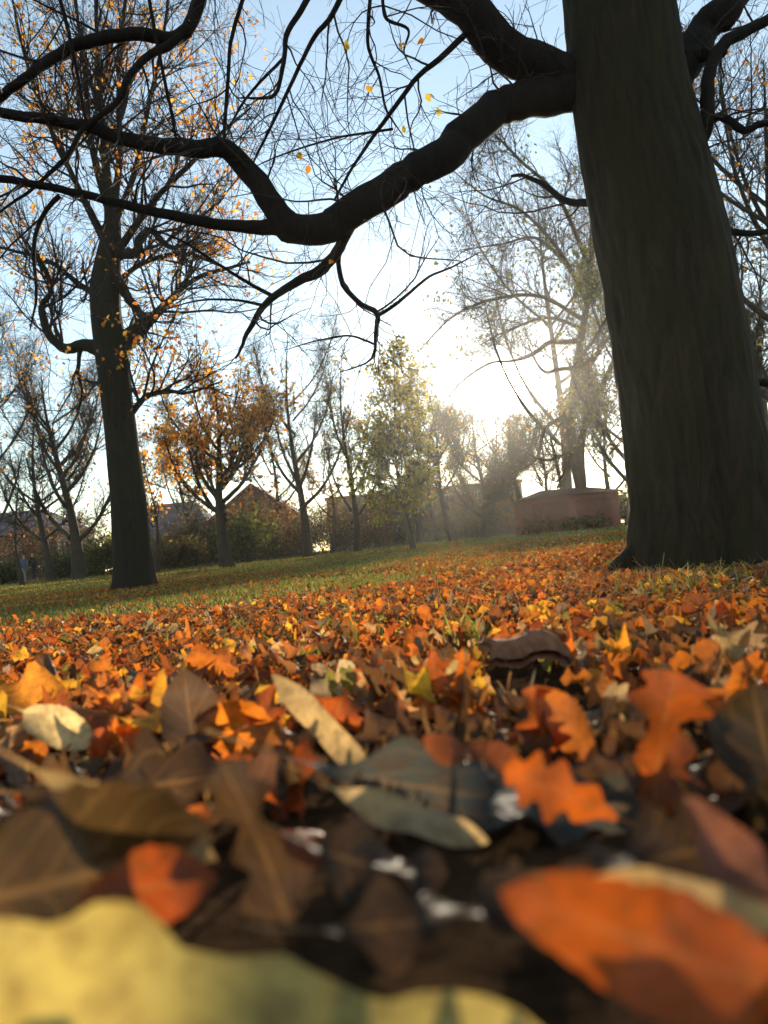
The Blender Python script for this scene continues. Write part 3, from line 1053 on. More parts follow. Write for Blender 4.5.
def big_tree():
    rng = np.random.default_rng(101)
    D = 4.2
    base = at(702, 566, D)
    base.z = float(gz(base.x, base.y)) - 0.14
    o = thing('beech_tree', base, 'massive dark beech trunk on the right with long bare limbs reaching left', 'tree')
    inv = np.array(base)
    rows = [(566, 638, 770), (540, 636, 771), (500, 634, 769), (450, 629, 761), (400, 624, 752), (350, 617, 744), (300, 609, 735), (250, 600, 726), (200, 590, 712), (150, 581, 698), (100, 574, 686), (50, 568, 677), (0, 563, 670), (-80, 556, 660), (-200, 545, 640), (-420, 520, 600)]
    P = [Vector(base)] + [at((l + r) / 2, y, D) for y, l, r in rows[1:]]
    rad = [(r - l) / 2 * D / FPX for y, l, r in rows]
    Q, rr = spline(P, 260, rad)
    V, F = trunk_mesh(Q, rr, 150, 0.42, rng, 0.022, 5, 0.011)
    link('trunk', mesh_np('trunk', V - inv, F, M_BARK, True), o)
    for rp, rw in (([(664, 515), (646, 546), (622, 564), (594, 577)], [40, 36, 22, 6]),):
        Q, rr = limb_arrays(rp, rw, D, 20, rng, 0.03)
        Q[:, 2] -= np.linspace(0, 0.03, 20)
        V, F = tubes(Q[None], rr[None], 16)
        link('root', mesh_np('root', V - inv, [F], M_BARK, True), o)
    # limbs: traced centre line, width in px
    LIMBS = [
        ([(612, 62, .14), (575, 76, .08), (530, 65, -.02), (498, 46, -.1), (470, 18, -.15), (420, -14, -.2), (350, -60, -.3), (270, -80, -.5), (226, -50, -.6), (205, -6, -.6), (196, 18, -.6), (186, 32, -.6)], [44, 44, 38, 40, 38, 34, 26, 20, 16, 15, 14, 13]),
        ([(612, 84, .14), (570, 94, .08), (510, 113, -.02), (450, 150, -.2), (405, 180, -.25), (360, 207, -.3), (315, 226, -.35), (288, 229, -.4)], [44, 42, 36, 34, 33, 33, 31, 28]),
        ([(292, 232, -.4), (270, 206, -.42), (250, 176, -.45), (226, 147, -.5), (195, 146, -.5), (160, 142, -.55), (120, 133, -.6), (60, 118, -.7), (0, 107, -.8), (-80, 80, -.9)], [28, 24, 22, 20, 18, 16, 14, 11, 10, 6]),
        ([(300, 224, -.4), (262, 226, -.42), (220, 222, -.5), (150, 210, -.6), (80, 192, -.7), (0, 176, -.8), (-90, 165, -.9)], [22, 15, 11, 9.5, 8.5, 7.5, 5]),
        ([(386, 190, -.25), (365, 206, -.3), (348, 230, -.3), (334, 256, -.25), (320, 270, -.25), (290, 286, -.25), (264, 306, -.3), (247, 332, -.3), (236, 358, -.35)], [16, 14, 12, 11, 12, 8.5, 7, 5, 2]),
        ([(342, 246, -.28), (338, 262, -.2), (344, 286, -.15), (362, 304, -.1), (378, 314, -.1), (376, 335, -.1), (375, 352, -.1), (366, 364, -.1), (340, 372, -.1)], [5, 5, 5.5, 5, 6, 4, 3.2, 2.2, 1.2]),
        ([(378, 315, -.1), (390, 308, -.1), (408, 294, -.05), (430, 276, 0), (450, 268, 0), (480, 252, .1)], [4.5, 4, 3.5, 2.8, 2.2, 1]),
        ([(188, 30, -.6), (172, 38, -.6), (150, 34, -.6), (120, 36, -.62), (85, 45, -.65), (55, 60, -.65), (25, 82, -.7), (-5, 104, -.7), (-50, 150, -.7)], [15, 14, 13, 12.5, 12, 11, 10, 9, 6]),
        ([(190, 28, -.6), (172, 44, -.62), (148, 56, -.64), (130, 74, -.66), (118, 98, -.66), (98, 116, -.7), (80, 132, -.7), (66, 158, -.75), (42, 180, -.75), (0, 212, -.8)], [10, 9.5, 8.5, 8, 7.5, 6.5, 6, 5, 4, 2.5]),
        ([(60, 196, -.7), (50, 205, -.7), (39, 222, -.7), (33, 249, -.72), (36, 294, -.75), (30, 330, -.78)], [5.5, 5, 4.5, 4, 3, 1.2]),
        ([(344, -8, -.4), (330, 20, -.4), (316, 36, -.4), (300, 66, -.42), (280, 108, -.44), (258, 153, -.45), (250, 170, -.45)], [6, 5.5, 5, 4.2, 3.4, 2.6, 1.2]),
        ([(312, -10, -.5), (300, 14, -.5), (287, 35, -.5), (283, 66, -.5), (274, 96, -.52), (238, 98, -.55)], [6.5, 6, 5.5, 4.5, 4, 1.5]),
        ([(284, 58, -.5), (255, 88, -.5), (238, 110, -.52), (226, 136, -.55)], [3.5, 3, 2.5, 1.5]),
        ([(246, -10, -.5), (232, 40, -.5), (228, 90, -.5), (224, 140, -.5)], [4.5, 4, 4, 3.5]),
        ([(371, -10, -.4), (368, 44, -.35), (379, 77, -.3), (386, 109, -.3), (404, 137, -.25)], [4, 3.6, 3, 2.4, 1]),
        ([(470, 30, -.15), (440, 58, -.18), (415, 80, -.2), (388, 117, -.25), (357, 160, -.28), (335, 199, -.3)], [7, 6, 5.2, 4.4, 3.2, 2.4]),
        ([(382, -6, -.3), (386, 18, -.3), (408, 29, -.3), (404, 51, -.3), (412, 70, -.3)], [4, 3.6, 3, 2, 1]),
        ([(393, 129, -.25), (338, 138, -.3), (287, 153, -.4), (252, 168, -.4)], [2.6, 2.2, 1.8, 0.9]),
        ([(148, -8, -.7), (158, 45, -.65), (168, 95, -.6), (176, 139, -.55)], [4, 3.6, 3.4, 3]),
        ([(58, -8, -.8), (70, 40, -.75), (80, 90, -.7), (86, 122, -.7)], [4.5, 4, 3.6, 3]),
        ([(276, 298, -.28), (250, 284, -.3), (215, 262, -.35), (180, 240, -.4), (140, 225, -.5)], [5, 4, 3, 2.4, 1.2]),
        ([(262, 305, -.3), (235, 300, -.3), (200, 301, -.3), (165, 310, -.35)], [3.4, 2.6, 2, 1]),
        ([(376, 345, -.1), (350, 336, -.12), (320, 340, -.15), (285, 350, -.2)], [2.6, 2.2, 1.7, 0.8]),
        # right of the trunk
        ([(640, 110), (668, 62, .05), (690, 26, .1), (722, -6, .15), (770, -60, .2)], [50, 38, 32, 30, 24]),
        ([(678, 190), (695, 152, -.05), (704, 122, -.08), (706, 80, -.1), (722, 48, -.1), (745, 32, -.1), (785, 8, -.1)], [22, 17, 14, 13, 13, 12, 9]),
        ([(704, 126, -.08), (722, 117, -.1), (738, 128, -.15), (748, 132, -.15), (762, 126, -.15), (790, 122, -.15)], [9, 8, 9, 8, 7, 6]),
        ([(684, 62, .08), (700, 58, 0), (722, 52, -.1)], [12, 13, 11]),
        ([(706, 214, 0), (724, 228, .1), (740, 234, .15), (758, 234, .2), (790, 228, .2)], [12, 8, 7, 6, 4]),
        ([(735, 372, .1), (752, 380, .2), (772, 382, .25), (800, 374, .3)], [10, 8, 7, 5]),
        ([(610, 205, .1), (588, 204, .2), (566, 200, .35), (545, 186, .5), (525, 176, .6), (512, 176, .7)], [14, 8, 7, 5.5, 4, 3]),
    ]
    allp = []
    for pts, w in LIMBS:
        n = 44 if w[0] > 8 else 26
        Q, rr = limb_arrays(pts, w, D, n, rng)
        tip = Q[-1] - Q[-2]
        tip /= np.linalg.norm(tip)
        Qc = np.vstack([Q, [Q[-1] + tip * rr[-1] * k_ for k_ in (.5, .85, 1.0)]])
        rc = np.concatenate([rr, rr[-1] * np.array([.87, .52, .04])])
        V, F = tubes(Qc[None], rc[None], 18 if w[0] > 12 else (10 if w[0] > 5 else 6))
        lo = link('limb', mesh_np('limb', V - inv, [F], M_LIMB, True), o)
        k1 = np.linspace(0, n - 1, 24).astype(int)
        p1, r1 = Q[k1][None], rr[k1][None]
        length = np.linalg.norm(np.diff(Q, axis=0), axis=1).sum()
        # twigs that grow on this limb
        g = max(4, int(length * 6.5))
        a2, ra2 = spawn(p1, r1, g, 0.12, 1.0, 58, 18, 0.55, 0.4, 0.25, 0.45, 0.007, 0.0020, 9, 0.17, 0.01, rng, 0.3, 0.3)
        a3, ra3 = spawn(a2, ra2, 5, 0.15, 1.0, 45, 15, 0.30, 0.4, 0.5, 0.7, 0.0026, 0.0012, 6, 0.19, 0.0, rng, 0.0, 0.4)
        a4, ra4 = spawn(a3, ra3, 3, 0.2, 1.0, 42, 15, 0.13, 0.4, 0.7, 0.8, 0.0013, 0.0009, 4, 0.18, 0.0, rng, 0.0, 0.3)
        mb = MB()
        # keep twigs off the path in front of the trunk
        for P_, R_, s_ in ((a2, ra2, 5), (a3, ra3, 4), (a4, ra4, 3)):
            V, F = tubes(P_, R_, s_)
            mb.add(V - inv, F)
        mb.build('twigs', M_TWIG, lo, True)
        allp.append(a3)
    # the few yellow leaves left
    spots = [(355, 46), (358, 48), (367, 96), (298, 163), (303, 168), (306, 172), (418, 88), (424, 90), (436, 97), (403, 132), (404, 53), (262, 168), (264, 170), (395, 213), (421, 47), (250, 150),
             (392, 47), (345, 247), (505, 72), (322, 205)]
    P = np.array([tuple(at(px, py, 3.85)) for px, py in spots])
    Q = np.concatenate([a.reshape(-1, 3) for a in allp])
    P = np.array([Q[np.argmin(((Q - p) ** 2).sum(1))] * 0.75 + p * 0.25 for p in P])
    cols = np.array([(0.62, 0.36, 0.03), (0.55, 0.24, 0.03), (0.5, 0.40, 0.06)])[rng.integers(0, 3, len(P))]
    V, F, C = leaf_cards(P, rng.uniform(0.03, 0.055, len(P)), cols, rng, 0.9)
    link('foliage', mesh_np('foliage', V - inv, F, M_TREELEAF, True, C), o)


big_tree()


def tree_from(name, label, Y, trunk, limbs, rng, bark, twigp, leaves=None, group=None, foot=None, sides=20, flare=0.25):
    """trunk: [(px,py,width)], limbs: list of [(px,py,width[,dy])]; twigp: dict; leaves: dict or None"""
    b = at(trunk[0][0], trunk[0][1], Y)
    b.z = float(gz(b.x, b.y)) - 0.04
    o = thing(name, b, label, 'tree', group)
    inv = np.array(b)
    P = [Vector(b)] + [at(px, py, Y) for px, py, w in trunk[1:]]
    Q, rr = spline(P, 60, [w * Y / FPX / 2 for _, _, w in trunk])
    V, F = trunk_mesh(Q, rr, sides, flare, rng, 0.03, 6)
    link('trunk', mesh_np('trunk', V - inv, F, bark, True), o)
    par_p, par_r = [], []
    k = np.linspace(int(60 * twigp.get('t0', .5)), 59, 24).astype(int)
    par_p.append(Q[k]); par_r.append(rr[k])
    for L in limbs:
        pts = [(q[0], q[1], q[3] if len(q) > 3 else 0) for q in L]
        Ql, rl = limb_arrays(pts, [q[2] for q in L], Y, 32, rng, 0.06)
        V, F = tubes(Ql[None], rl[None], 10)
        link('limb', mesh_np('limb', V - inv, [F], bark, True), o)
        k = np.linspace(2, 31, 24).astype(int)
        par_p.append(Ql[k]); par_r.append(rl[k])
    crown(o, inv, np.array(par_p), np.array(par_r), rng, twigp, leaves)
    return o


def crown(o, inv, pp, pr, rng, tp, leaves):
    s = tp['scale']
    a1, r1 = spawn(pp, pr, tp['n1'], tp.get('c0', 0.15), 1.0, tp.get('ang', 48), 14, tp['l1'], 0.35, 0.25, 0.5, 0.05 * s, 0.010 * s, 12, tp.get('wander', 0.12), tp.get('lift', 0.05), rng, tp.get('up', 0.3), tp.get('byt', 0.5))
    Lp = np.linalg.norm(np.diff(pp, axis=1), axis=2).sum(1)
    kp = np.repeat(np.clip(Lp / np.percentile(Lp, 70), .12, 1), tp['n1'])
    kk = rng.uniform(0, 1, len(a1)) < kp
    a1, r1 = a1[kk], r1[kk]
    a2, r2 = spawn(a1, r1, tp['n2'], 0.2, 1.0, 45, 15, tp['l1'] * 0.42, 0.35, 0.4, 0.6, 0.02 * s, 0.007 * s, 8, 0.14, 0.03, rng, 0.2, 0.5)
    a3, r3 = spawn(a2, r2, tp['n3'], 0.2, 1.0, 42, 15, tp['l1'] * 0.19, 0.35, 0.6, 0.7, 0.010 * s, 0.005 * s, 5, 0.14, 0.02, rng, 0.1, 0.4)
    if inv[1] > 25:
        # the gap between the crowns through which the low sun reaches the lawn
        def gap(a, r):
            m_ = a[:, 1:].reshape(-1, 3)
            x_, y_, _ = project(m_)
            hit = ((((x_ - 503) / 72) ** 2 + ((y_ - 384) / 30) ** 2) < 1).reshape(len(a), -1).any(1)
            hit &= rng.uniform(0, 1, len(a)) < 0.93
            return a[~hit], r[~hit]
        a1, r1 = gap(a1, r1)
        a2, r2 = gap(a2, r2)
        a3, r3 = gap(a3, r3)
    mb = MB()
    for P_, R_, sd in ((a1, r1, 6), (a2, r2, 4), (a3, r3, 3)):
        V, F = tubes(P_, R_, sd)
        mb.add(V - inv, F)
    mb.build('crown', tp.get('mat', M_TWIG), o, True)
    if leaves:
        Q = np.concatenate([a3[:, 1:].reshape(-1, 3), a2[:, 3:].reshape(-1, 3)])
        # clumps: some branches kept their leaves, others are bare
        key = sum(np.sin(Q @ rng.normal(0, 1.5 / leaves['clump'], 3) + rng.uniform(0, 6.28)) for _ in range(7)) / 1.8
        pr_ = leaves['p'] * np.clip(0.75 + 0.65 * key, 0.10, 1.9)
        if 'zmax' in leaves:
            pr_ = pr_ * np.clip((leaves['zmax'] - Q[:, 2]) / leaves['zmax'] * 1.6, 0.1, 1)
        Q = Q[rng.uniform(0, 1, len(Q)) < pr_]
        rep = leaves.get('rep', 1)
        Q = np.repeat(Q, rep, 0) + rng.normal(0, leaves['spread'], (len(Q) * rep, 3))
        pal = np.array(leaves['pal'])
        cols = pal[rng.integers(0, len(pal), len(Q))] * np.exp(rng.normal(0, 0.22, (len(Q), 1)))
        V, F, C = leaf_cards(Q, leaves['size'] * rng.uniform(0.6, 1.35, len(Q)), cols, rng, 0.8)
        link('foliage', mesh_np('foliage', V - inv, F, M_TREELEAF, True, C), o)


ORANGE_PAL = [(0.56, 0.27, 0.045), (0.46, 0.17, 0.03), (0.62, 0.37, 0.06), (0.30, 0.12, 0.035), (0.42, 0.27, 0.06)]
YELGREEN = [(0.16, 0.17, 0.035), (0.24, 0.22, 0.045), (0.10, 0.13, 0.03), (0.34, 0.27, 0.05)]
OLIVE = [(0.09, 0.10, 0.03), (0.13, 0.12, 0.035), (0.07, 0.085, 0.025)]
DRY = [(0.20, 0.12, 0.045), (0.15, 0.08, 0.035), (0.28, 0.16, 0.05)]

# the oak on the left
tree_from('oak_tree', 'tall dark oak at left with forked limbs and sparse orange leaves', 15.0,
          [(135, 588, 40), (133, 560, 36), (128, 500, 34), (123, 450, 32), (117, 400, 32), (111, 350, 33), (106, 310, 30), (106, 285, 30), (109, 250, 22), (112, 222, 15), (108, 190, 10), (102, 120, 6), (97, 40, 4), (94, -60, 2)],
          [
              [(106, 350, 20), (85, 344, 11), (66, 347, 10), (52, 338, 8.5), (45, 322, 7.5), (42, 305, 6.5), (50, 288, 5), (40, 262, 5), (20, 235, 3)],
              [(112, 350, 24), (132, 336, 18), (146, 324, 15), (154, 318, 10), (176, 296, 6, .3), (205, 275, 4.5, .5), (250, 262, 2.5, .8)],
              [(110, 270, 14), (122, 284, 10), (133, 303, 9), (146, 322, 9)],
              [(110, 258, 14), (124, 254, 10), (138, 252, 10), (141, 240, 8), (152, 231, 7), (164, 243, 7), (176, 248, 4), (200, 236, 2)],
              [(110, 225, 9), (120, 160, 6.5), (119, 80, 4.5), (126, 0, 3), (129, -80, 2)],
              [(108, 205, 9), (92, 140, 6), (85, 70, 4), (74, -20, 3), (70, -80, 2)],
              [(111, 232, 9), (134, 172, 6, .3), (150, 100, 4.5, .5), (166, 20, 3, .6), (172, -60, 2, .6)],
              [(107, 245, 9), (80, 190, 6, -.4), (52, 130, 4.5, -.6), (26, 60, 3.5, -.8), (8, -20, 2, -1)],
              [(110, 262, 10), (146, 214, 7, -.3), (178, 176, 5, -.5), (216, 138, 4, -.7), (250, 108, 2, -.9)],
              [(120, 428, 9), (134, 412, 7), (147, 398, 5.5), (168, 392, 4.5), (190, 393, 3), (220, 382, 1.5)],
              [(104, 300, 9), (80, 285, 6, .6), (50, 262, 5, 1), (10, 250, 3, 1.4), (-30, 240, 2, 1.6)],
              [(106, 290, 8), (140, 265, 5, 1), (185, 255, 4, 1.6), (230, 270, 2, 2)],
              [(80, 350, 5), (78, 372, 4), (82, 392, 3), (78, 410, 1)],
          ], np.random.default_rng(201), M_OAKBARK,
          dict(scale=0.62, n1=24, n2=8, n3=5, l1=1.95, ang=42, lift=0.06, t0=0.55, c0=0.12),
          dict(p=0.07, clump=0.7, spread=0.08, size=0.088, rep=2, pal=ORANGE_PAL), sides=36, flare=0.22)


def auto_tree(name, label, Y, px, py, top, w, lean, rng, tp, leaves, forks=0, group=None, spread=1.0):
    """a background tree: traced foot, top and lean; limbs grow by themselves"""
    hpx = py - top
    tr = []
    for t in np.linspace(0, 1, 7):
        tr.append((px + lean * t + 5 * math.sin(t * 5 + px) * min(1, hpx / 150), py - hpx * t, max(w * (1 - 0.95 * t ** 0.6), 0.5)))
    limbs = []
    forks = int(forks * 1.5)
    for i in range(forks):
        t = 0.12 + 0.64 * rng.uniform()
        sgn = -1 if i % 2 else 1
        x0 = px + lean * t; y0 = py - hpx * t
        lw = w * (1 - 0.85 * t) * 0.42
        reach = hpx * rng.uniform(0.08, 0.22) * sgn * spread
        limbs.append([(x0, y0, lw), (x0 + reach * 0.45, y0 - hpx * 0.10, lw * 0.8, rng.normal(0, 0.03) * Y), (x0 + reach * 0.8, y0 - hpx * 0.24, lw * 0.55, rng.normal(0, 0.04) * Y), (x0 + reach, y0 - hpx * 0.40, lw * 0.25, rng.normal(0, 0.05) * Y)])
    return tree_from(name, label, Y, tr, limbs, rng, M_FARBARK, tp, leaves, group, sides=12, flare=0.25)


G = 'trees along the far edge of the lawn'
def rg(i):
    return np.random.default_rng(300 + i)


def TP(Y, n1=14, n2=7, n3=4, l=0.1, hm=10, **kw):
    d = dict(scale=max(0.55, Y / 52), ang=40, lift=0.07, n1=n1, n2=n2 + 1, n3=n3 + 2, l1=l * hm * 1.15, mat=M_FARBARK)
    d.update(kw)
    return d


auto_tree('oak_tree', 'twin-stemmed tree with thick orange foliage right of the tall left oak', 30, 230, 560, 372, 15, -22, rg(1), TP(30, 16, 7, 4, .18, 7.5, t0=.12), dict(p=.045, clump=.8, spread=.16, size=.18, rep=2, pal=ORANGE_PAL), 8, G, 1.5)
auto_tree('alder_tree', 'slim bare tree with upswept branches between orange tree and sapling', 40, 303, 552, 335, 11, -16, rg(2), TP(40, 22, 7, 4, .13, 10.5, t0=.2), None, 6, G)
auto_tree('alder_tree', 'straight bare tree just left of the yellow-green conical tree', 42, 353, 548, 350, 8.5, -10, rg(3), TP(42, 20, 7, 4, .12, 9.5, t0=.2), dict(p=.02, clump=1.3, spread=.15, size=.2, pal=YELGREEN), 4, G)
auto_tree('hornbeam_tree', 'conical young tree with yellow-green leaves in the middle of the row', 28, 411, 551, 356, 6, -22, rg(4), TP(28, 60, 7, 4, .24, 7.2, t0=.12, ang=62, lift=.04, byt=.82, c0=0.05), dict(p=.23, clump=.8, spread=.13, size=.14, rep=2, pal=YELGREEN), 0, G)
auto_tree('alder_tree', 'leaning thin tree right of the conical tree near the lamp', 46, 456, 543, 385, 8, -34, rg(5), TP(46, 18, 7, 4, .14, 9, t0=.2), dict(p=.015, clump=1.2, spread=.2, size=.2, pal=DRY), 4, G)
auto_tree('oak_tree', 'spreading bare tree in front of the long grey building', 50, 484, 541, 418, 10, -8, rg(6), TP(50, 20, 8, 4, .18, 10, t0=.2), dict(p=.007, clump=1.2, spread=.2, size=.2, pal=DRY), 8, G, 1.5)
auto_tree('alder_tree', 'upright tree directly below the low sun', 44, 523, 535, 410, 9, -14, rg(7), TP(44, 16, 7, 4, .13, 8.5, t0=.2), dict(p=.012, clump=1.2, spread=.2, size=.18, pal=DRY), 3, G)
tree_from('oak_tree', 'large spreading bare oak behind the red brick shed beside the thick trunk', 42,
          [(590, 530, 14), (584, 500, 12), (577, 470, 11), (571, 430, 9.5), (573, 390, 8.5), (580, 345, 7), (590, 280, 6), (592, 200, 4), (588, 140, 2)],
          [
              [(582, 490, 10), (580, 455, 9), (586, 425, 7), (600, 392, 6), (618, 350, 5, 1), (640, 310, 3, 2)],
              [(571, 415, 6), (558, 420, 5), (545, 431, 4), (537, 458, 3), (517, 471, 1.5)],
              [(582, 340, 6), (566, 342, 5), (550, 342, 4.5), (535, 352, 4), (514, 360, 3), (492, 362, 2.4), (474, 372, 2), (458, 386, 1.5), (442, 404, .8)],
              [(577, 368, 5), (558, 370, 4), (546, 373, 3), (536, 362, 2.2), (528, 345, 1.2)],
              [(586, 300, 5), (560, 252, 4), (522, 212, 3, 1), (486, 196, 2, 1.5), (452, 170, 1, 2)],
              [(584, 320, 5), (540, 296, 4, -1), (492, 300, 3, -2), (452, 318, 2, -2), (420, 350, 1, -2)],
              [(590, 270, 5), (560, 200, 4, -2), (520, 160, 3, -3), (490, 130, 1.5, -3)],
              [(590, 250, 4), (600, 180, 3, 1), (630, 120, 2, 2)],
              [(584, 330, 4), (548, 318, 3, 2), (510, 330, 2, 3), (480, 345, 1, 4)],
              [(588, 290, 4), (540, 240, 3, 3), (500, 245, 2, 4), (460, 250, 1, 5)],
              [(578, 360, 4), (600, 330, 3, -2), (640, 260, 2, -3), (670, 230, 1, -3)],
              [(575, 450, 4), (548, 460, 3, -1), (525, 452, 1.5, -2)],
          ], rg(8), M_FARBARK, TP(42, 20, 9, 6, .14, 22, t0=.3, wander=.2, lift=.0), dict(p=.035, clump=2.2, spread=.25, size=.20, pal=OLIVE), G, sides=14)
auto_tree('alder_tree', 'slender bare tree over the right half of the red brick shed', 47, 560, 528, 380, 8, -10, rg(9), TP(47, 16, 7, 4, .14, 8, t0=.2), None, 4, G)
auto_tree('oak_tree', 'dark tree close behind the left side of the thick trunk', 38, 634, 527, 300, 12, -16, rg(10), TP(38, 20, 8, 4, .16, 11, t0=.2), dict(p=.10, clump=1.6, spread=.2, size=.2, pal=OLIVE), 8, G, 1.3)
auto_tree('oak_tree', 'bare oak seen past the right side of the thick trunk', 20, 800, 512, 60, 26, -40, rg(11), TP(20, 18, 9, 5, .17, 12, t0=.25, wander=.18), dict(p=.03, clump=1.4, spread=.1, size=.13, pal=ORANGE_PAL), 10, G, 1.5)
auto_tree('oak_tree', 'far dark tree at the right edge behind the thick trunk', 40, 775, 512, 250, 16, -18, rg(12), TP(40, 18, 8, 4, .16, 14, t0=.2), dict(p=.10, clump=1.6, spread=.2, size=.2, pal=OLIVE), 8, G, 1.3)
auto_tree('oak_tree', 'thick bare tree left of the tall left oak, above the brown bushes', 38, 76, 572, 372, 15, -32, rg(13), TP(38, 20, 8, 4, .16, 10, t0=.2), dict(p=.008, clump=1.4, spread=.2, size=.2, pal=ORANGE_PAL), 8, G, 1.4)
auto_tree('alder_tree', 'forked bare tree above the walking couple', 42, 46, 574, 395, 9, -14, rg(14), TP(42, 18, 8, 4, .15, 10, t0=.2), dict(p=.008, clump=1.4, spread=.2, size=.2, pal=ORANGE_PAL), 6, G, 1.6)
auto_tree('larch_tree', 'thin layered tree with level boughs at the left edge', 34, 22, 580, 455, 5, -8, rg(15), TP(34, 30, 7, 3, .22, 6, t0=.15, ang=80, lift=0.0), None, 0, G)
auto_tree('alder_tree', 'bare tree just outside the left edge of the walking couple', 46, -14, 578, 350, 11, -14, rg(16), TP(46, 18, 8, 4, .16, 12, t0=.2), dict(p=.008, clump=1.4, spread=.2, size=.22, pal=ORANGE_PAL), 8, G, 1.5)
auto_tree('alder_tree', 'thin orange-leaved tree close right of the tall left oak', 33, 157, 568, 440, 5, -12, rg(17), TP(33, 18, 6, 4, .18, 5, t0=.15), dict(p=.07, clump=.8, spread=.14, size=.16, rep=2, pal=ORANGE_PAL), 3, G, 1.2)
auto_tree('alder_tree', 'thin bare stem between the two tall bare trees', 48, 333, 550, 440, 5, -6, rg(18), TP(48, 16, 6, 4, .16, 6.5, t0=.15), dict(p=.08, clump=1.2, spread=.2, size=.2, pal=DRY), 3, G, 1.2)
auto_tree('alder_tree', 'bare tree rising left of the slim upswept tree', 52, 276, 552, 400, 7, -10, rg(19), TP(52, 18, 7, 4, .15, 9, t0=.15), None, 4, G, 1.2)
auto_tree('alder_tree', 'small bare tree between the lamp and the spreading bare tree', 58, 436, 541, 430, 6, -10, rg(20), TP(58, 18, 7, 4, .16, 9, t0=.15), dict(p=.10, clump=1.2, spread=.2, size=.24, pal=YELGREEN), 4, G, 1.2)

for i_, (lb, Y_, px_0, py_0, tp_0, w_0, ln_0) in enumerate([
    ('thin bare tree leaning right above the left end of the red brick shed', 50, 541, 527, 400, 6, 6),
    ('bare twin tree between the spreading bare oak and the thick trunk', 46, 612, 525, 370, 8, -6),
    ('thin hazy tree left of the low sun above the grey building', 60, 500, 540, 405, 7, -10),
    ('hazy twiggy tree right of the conical tree, tallest there', 62, 425, 543, 372, 8, -14),
    ('tall hazy bare tree with a wide twiggy crown far behind the brick shed', 56, 566, 529, 170, 13, -26),
    ('grey bare tree rising over the slate-roofed house', 60, 190, 560, 420, 8, -12),
]):
    auto_tree('alder_tree', lb, Y_, px_0, py_0, tp_0, w_0, ln_0, rg(40 + i_), TP(Y_, 18, 8, 5, .15, 10 if tp_0 > 200 else 24, t0=.15), dict(p=.02, clump=1.2, spread=.2, size=.2, pal=DRY), 6, G, 1.2)


def shrub(label, Y, px, py, wpx, hpx, pal, seed, dens=1.0, name='shrub'):
    rng = np.random.default_rng(seed)
    b = at(px, py, Y)
    b.z = float(gz(b.x, b.y)) - 0.03
    o = thing(name, b, label, 'shrub', 'shrubs along the far edge of the lawn')
    inv = np.array(b)
    Wm, Hm = wpx * Y / FPX, hpx * Y / FPX
    n = max(10, int(Wm * 7))
    P0 = np.stack([b.x + rng.uniform(-.38, .38, n) * Wm, b.y + rng.normal(0, .5, n), np.full(n, b.z)], -1)
    D = np.stack([rng.normal(0, .35, n), rng.normal(0, .35, n), np.ones(n)], -1)
    a, r = grow(P0, D, Hm * rng.uniform(.55, 1.02, n), np.full(n, .022), np.full(n, .008), 8, .12, .03, rng)
    a2, r2 = spawn(a, r, 9, .12, 1, 45, 15, Hm * .38, .35, .4, .6, .014, .008, 6, .15, .05, rng, .2, .3)
    a3, r3 = spawn(a2, r2, 4, .2, 1, 45, 15, Hm * .16, .35, .5, .7, .009, .006, 4, .15, .03, rng, .1, .3)
    mb = MB()
    for P_, R_, s in ((a, r, 5), (a2, r2, 4), (a3, r3, 3)):
        V, F = tubes(P_, R_, s)
        mb.add(V - inv, F)
    mb.build('stem', M_FARBARK, o, True)
    Q = a3.reshape(-1, 3)
    Q = np.concatenate([Q, a2.reshape(-1, 3)])
    keep = min(1.0, 9000 * dens / len(Q))
    Q = Q[rng.uniform(0, 1, len(Q)) < keep * dens * 0.8]
    Q = Q + rng.normal(0, .12, Q.shape)
    Q = Q[Q[:, 2] > b.z]
    pal = np.array(pal)
    cols = pal[rng.integers(0, len(pal), len(Q))] * np.exp(rng.normal(0, .25, (len(Q), 1)))
    V, F, C = leaf_cards(Q, 0.17 * rng.uniform(.6, 1.4, len(Q)), cols, rng, .8)
    link('foliage', mesh_np('foliage', V - inv, F, M_TREELEAF, True, C), o)


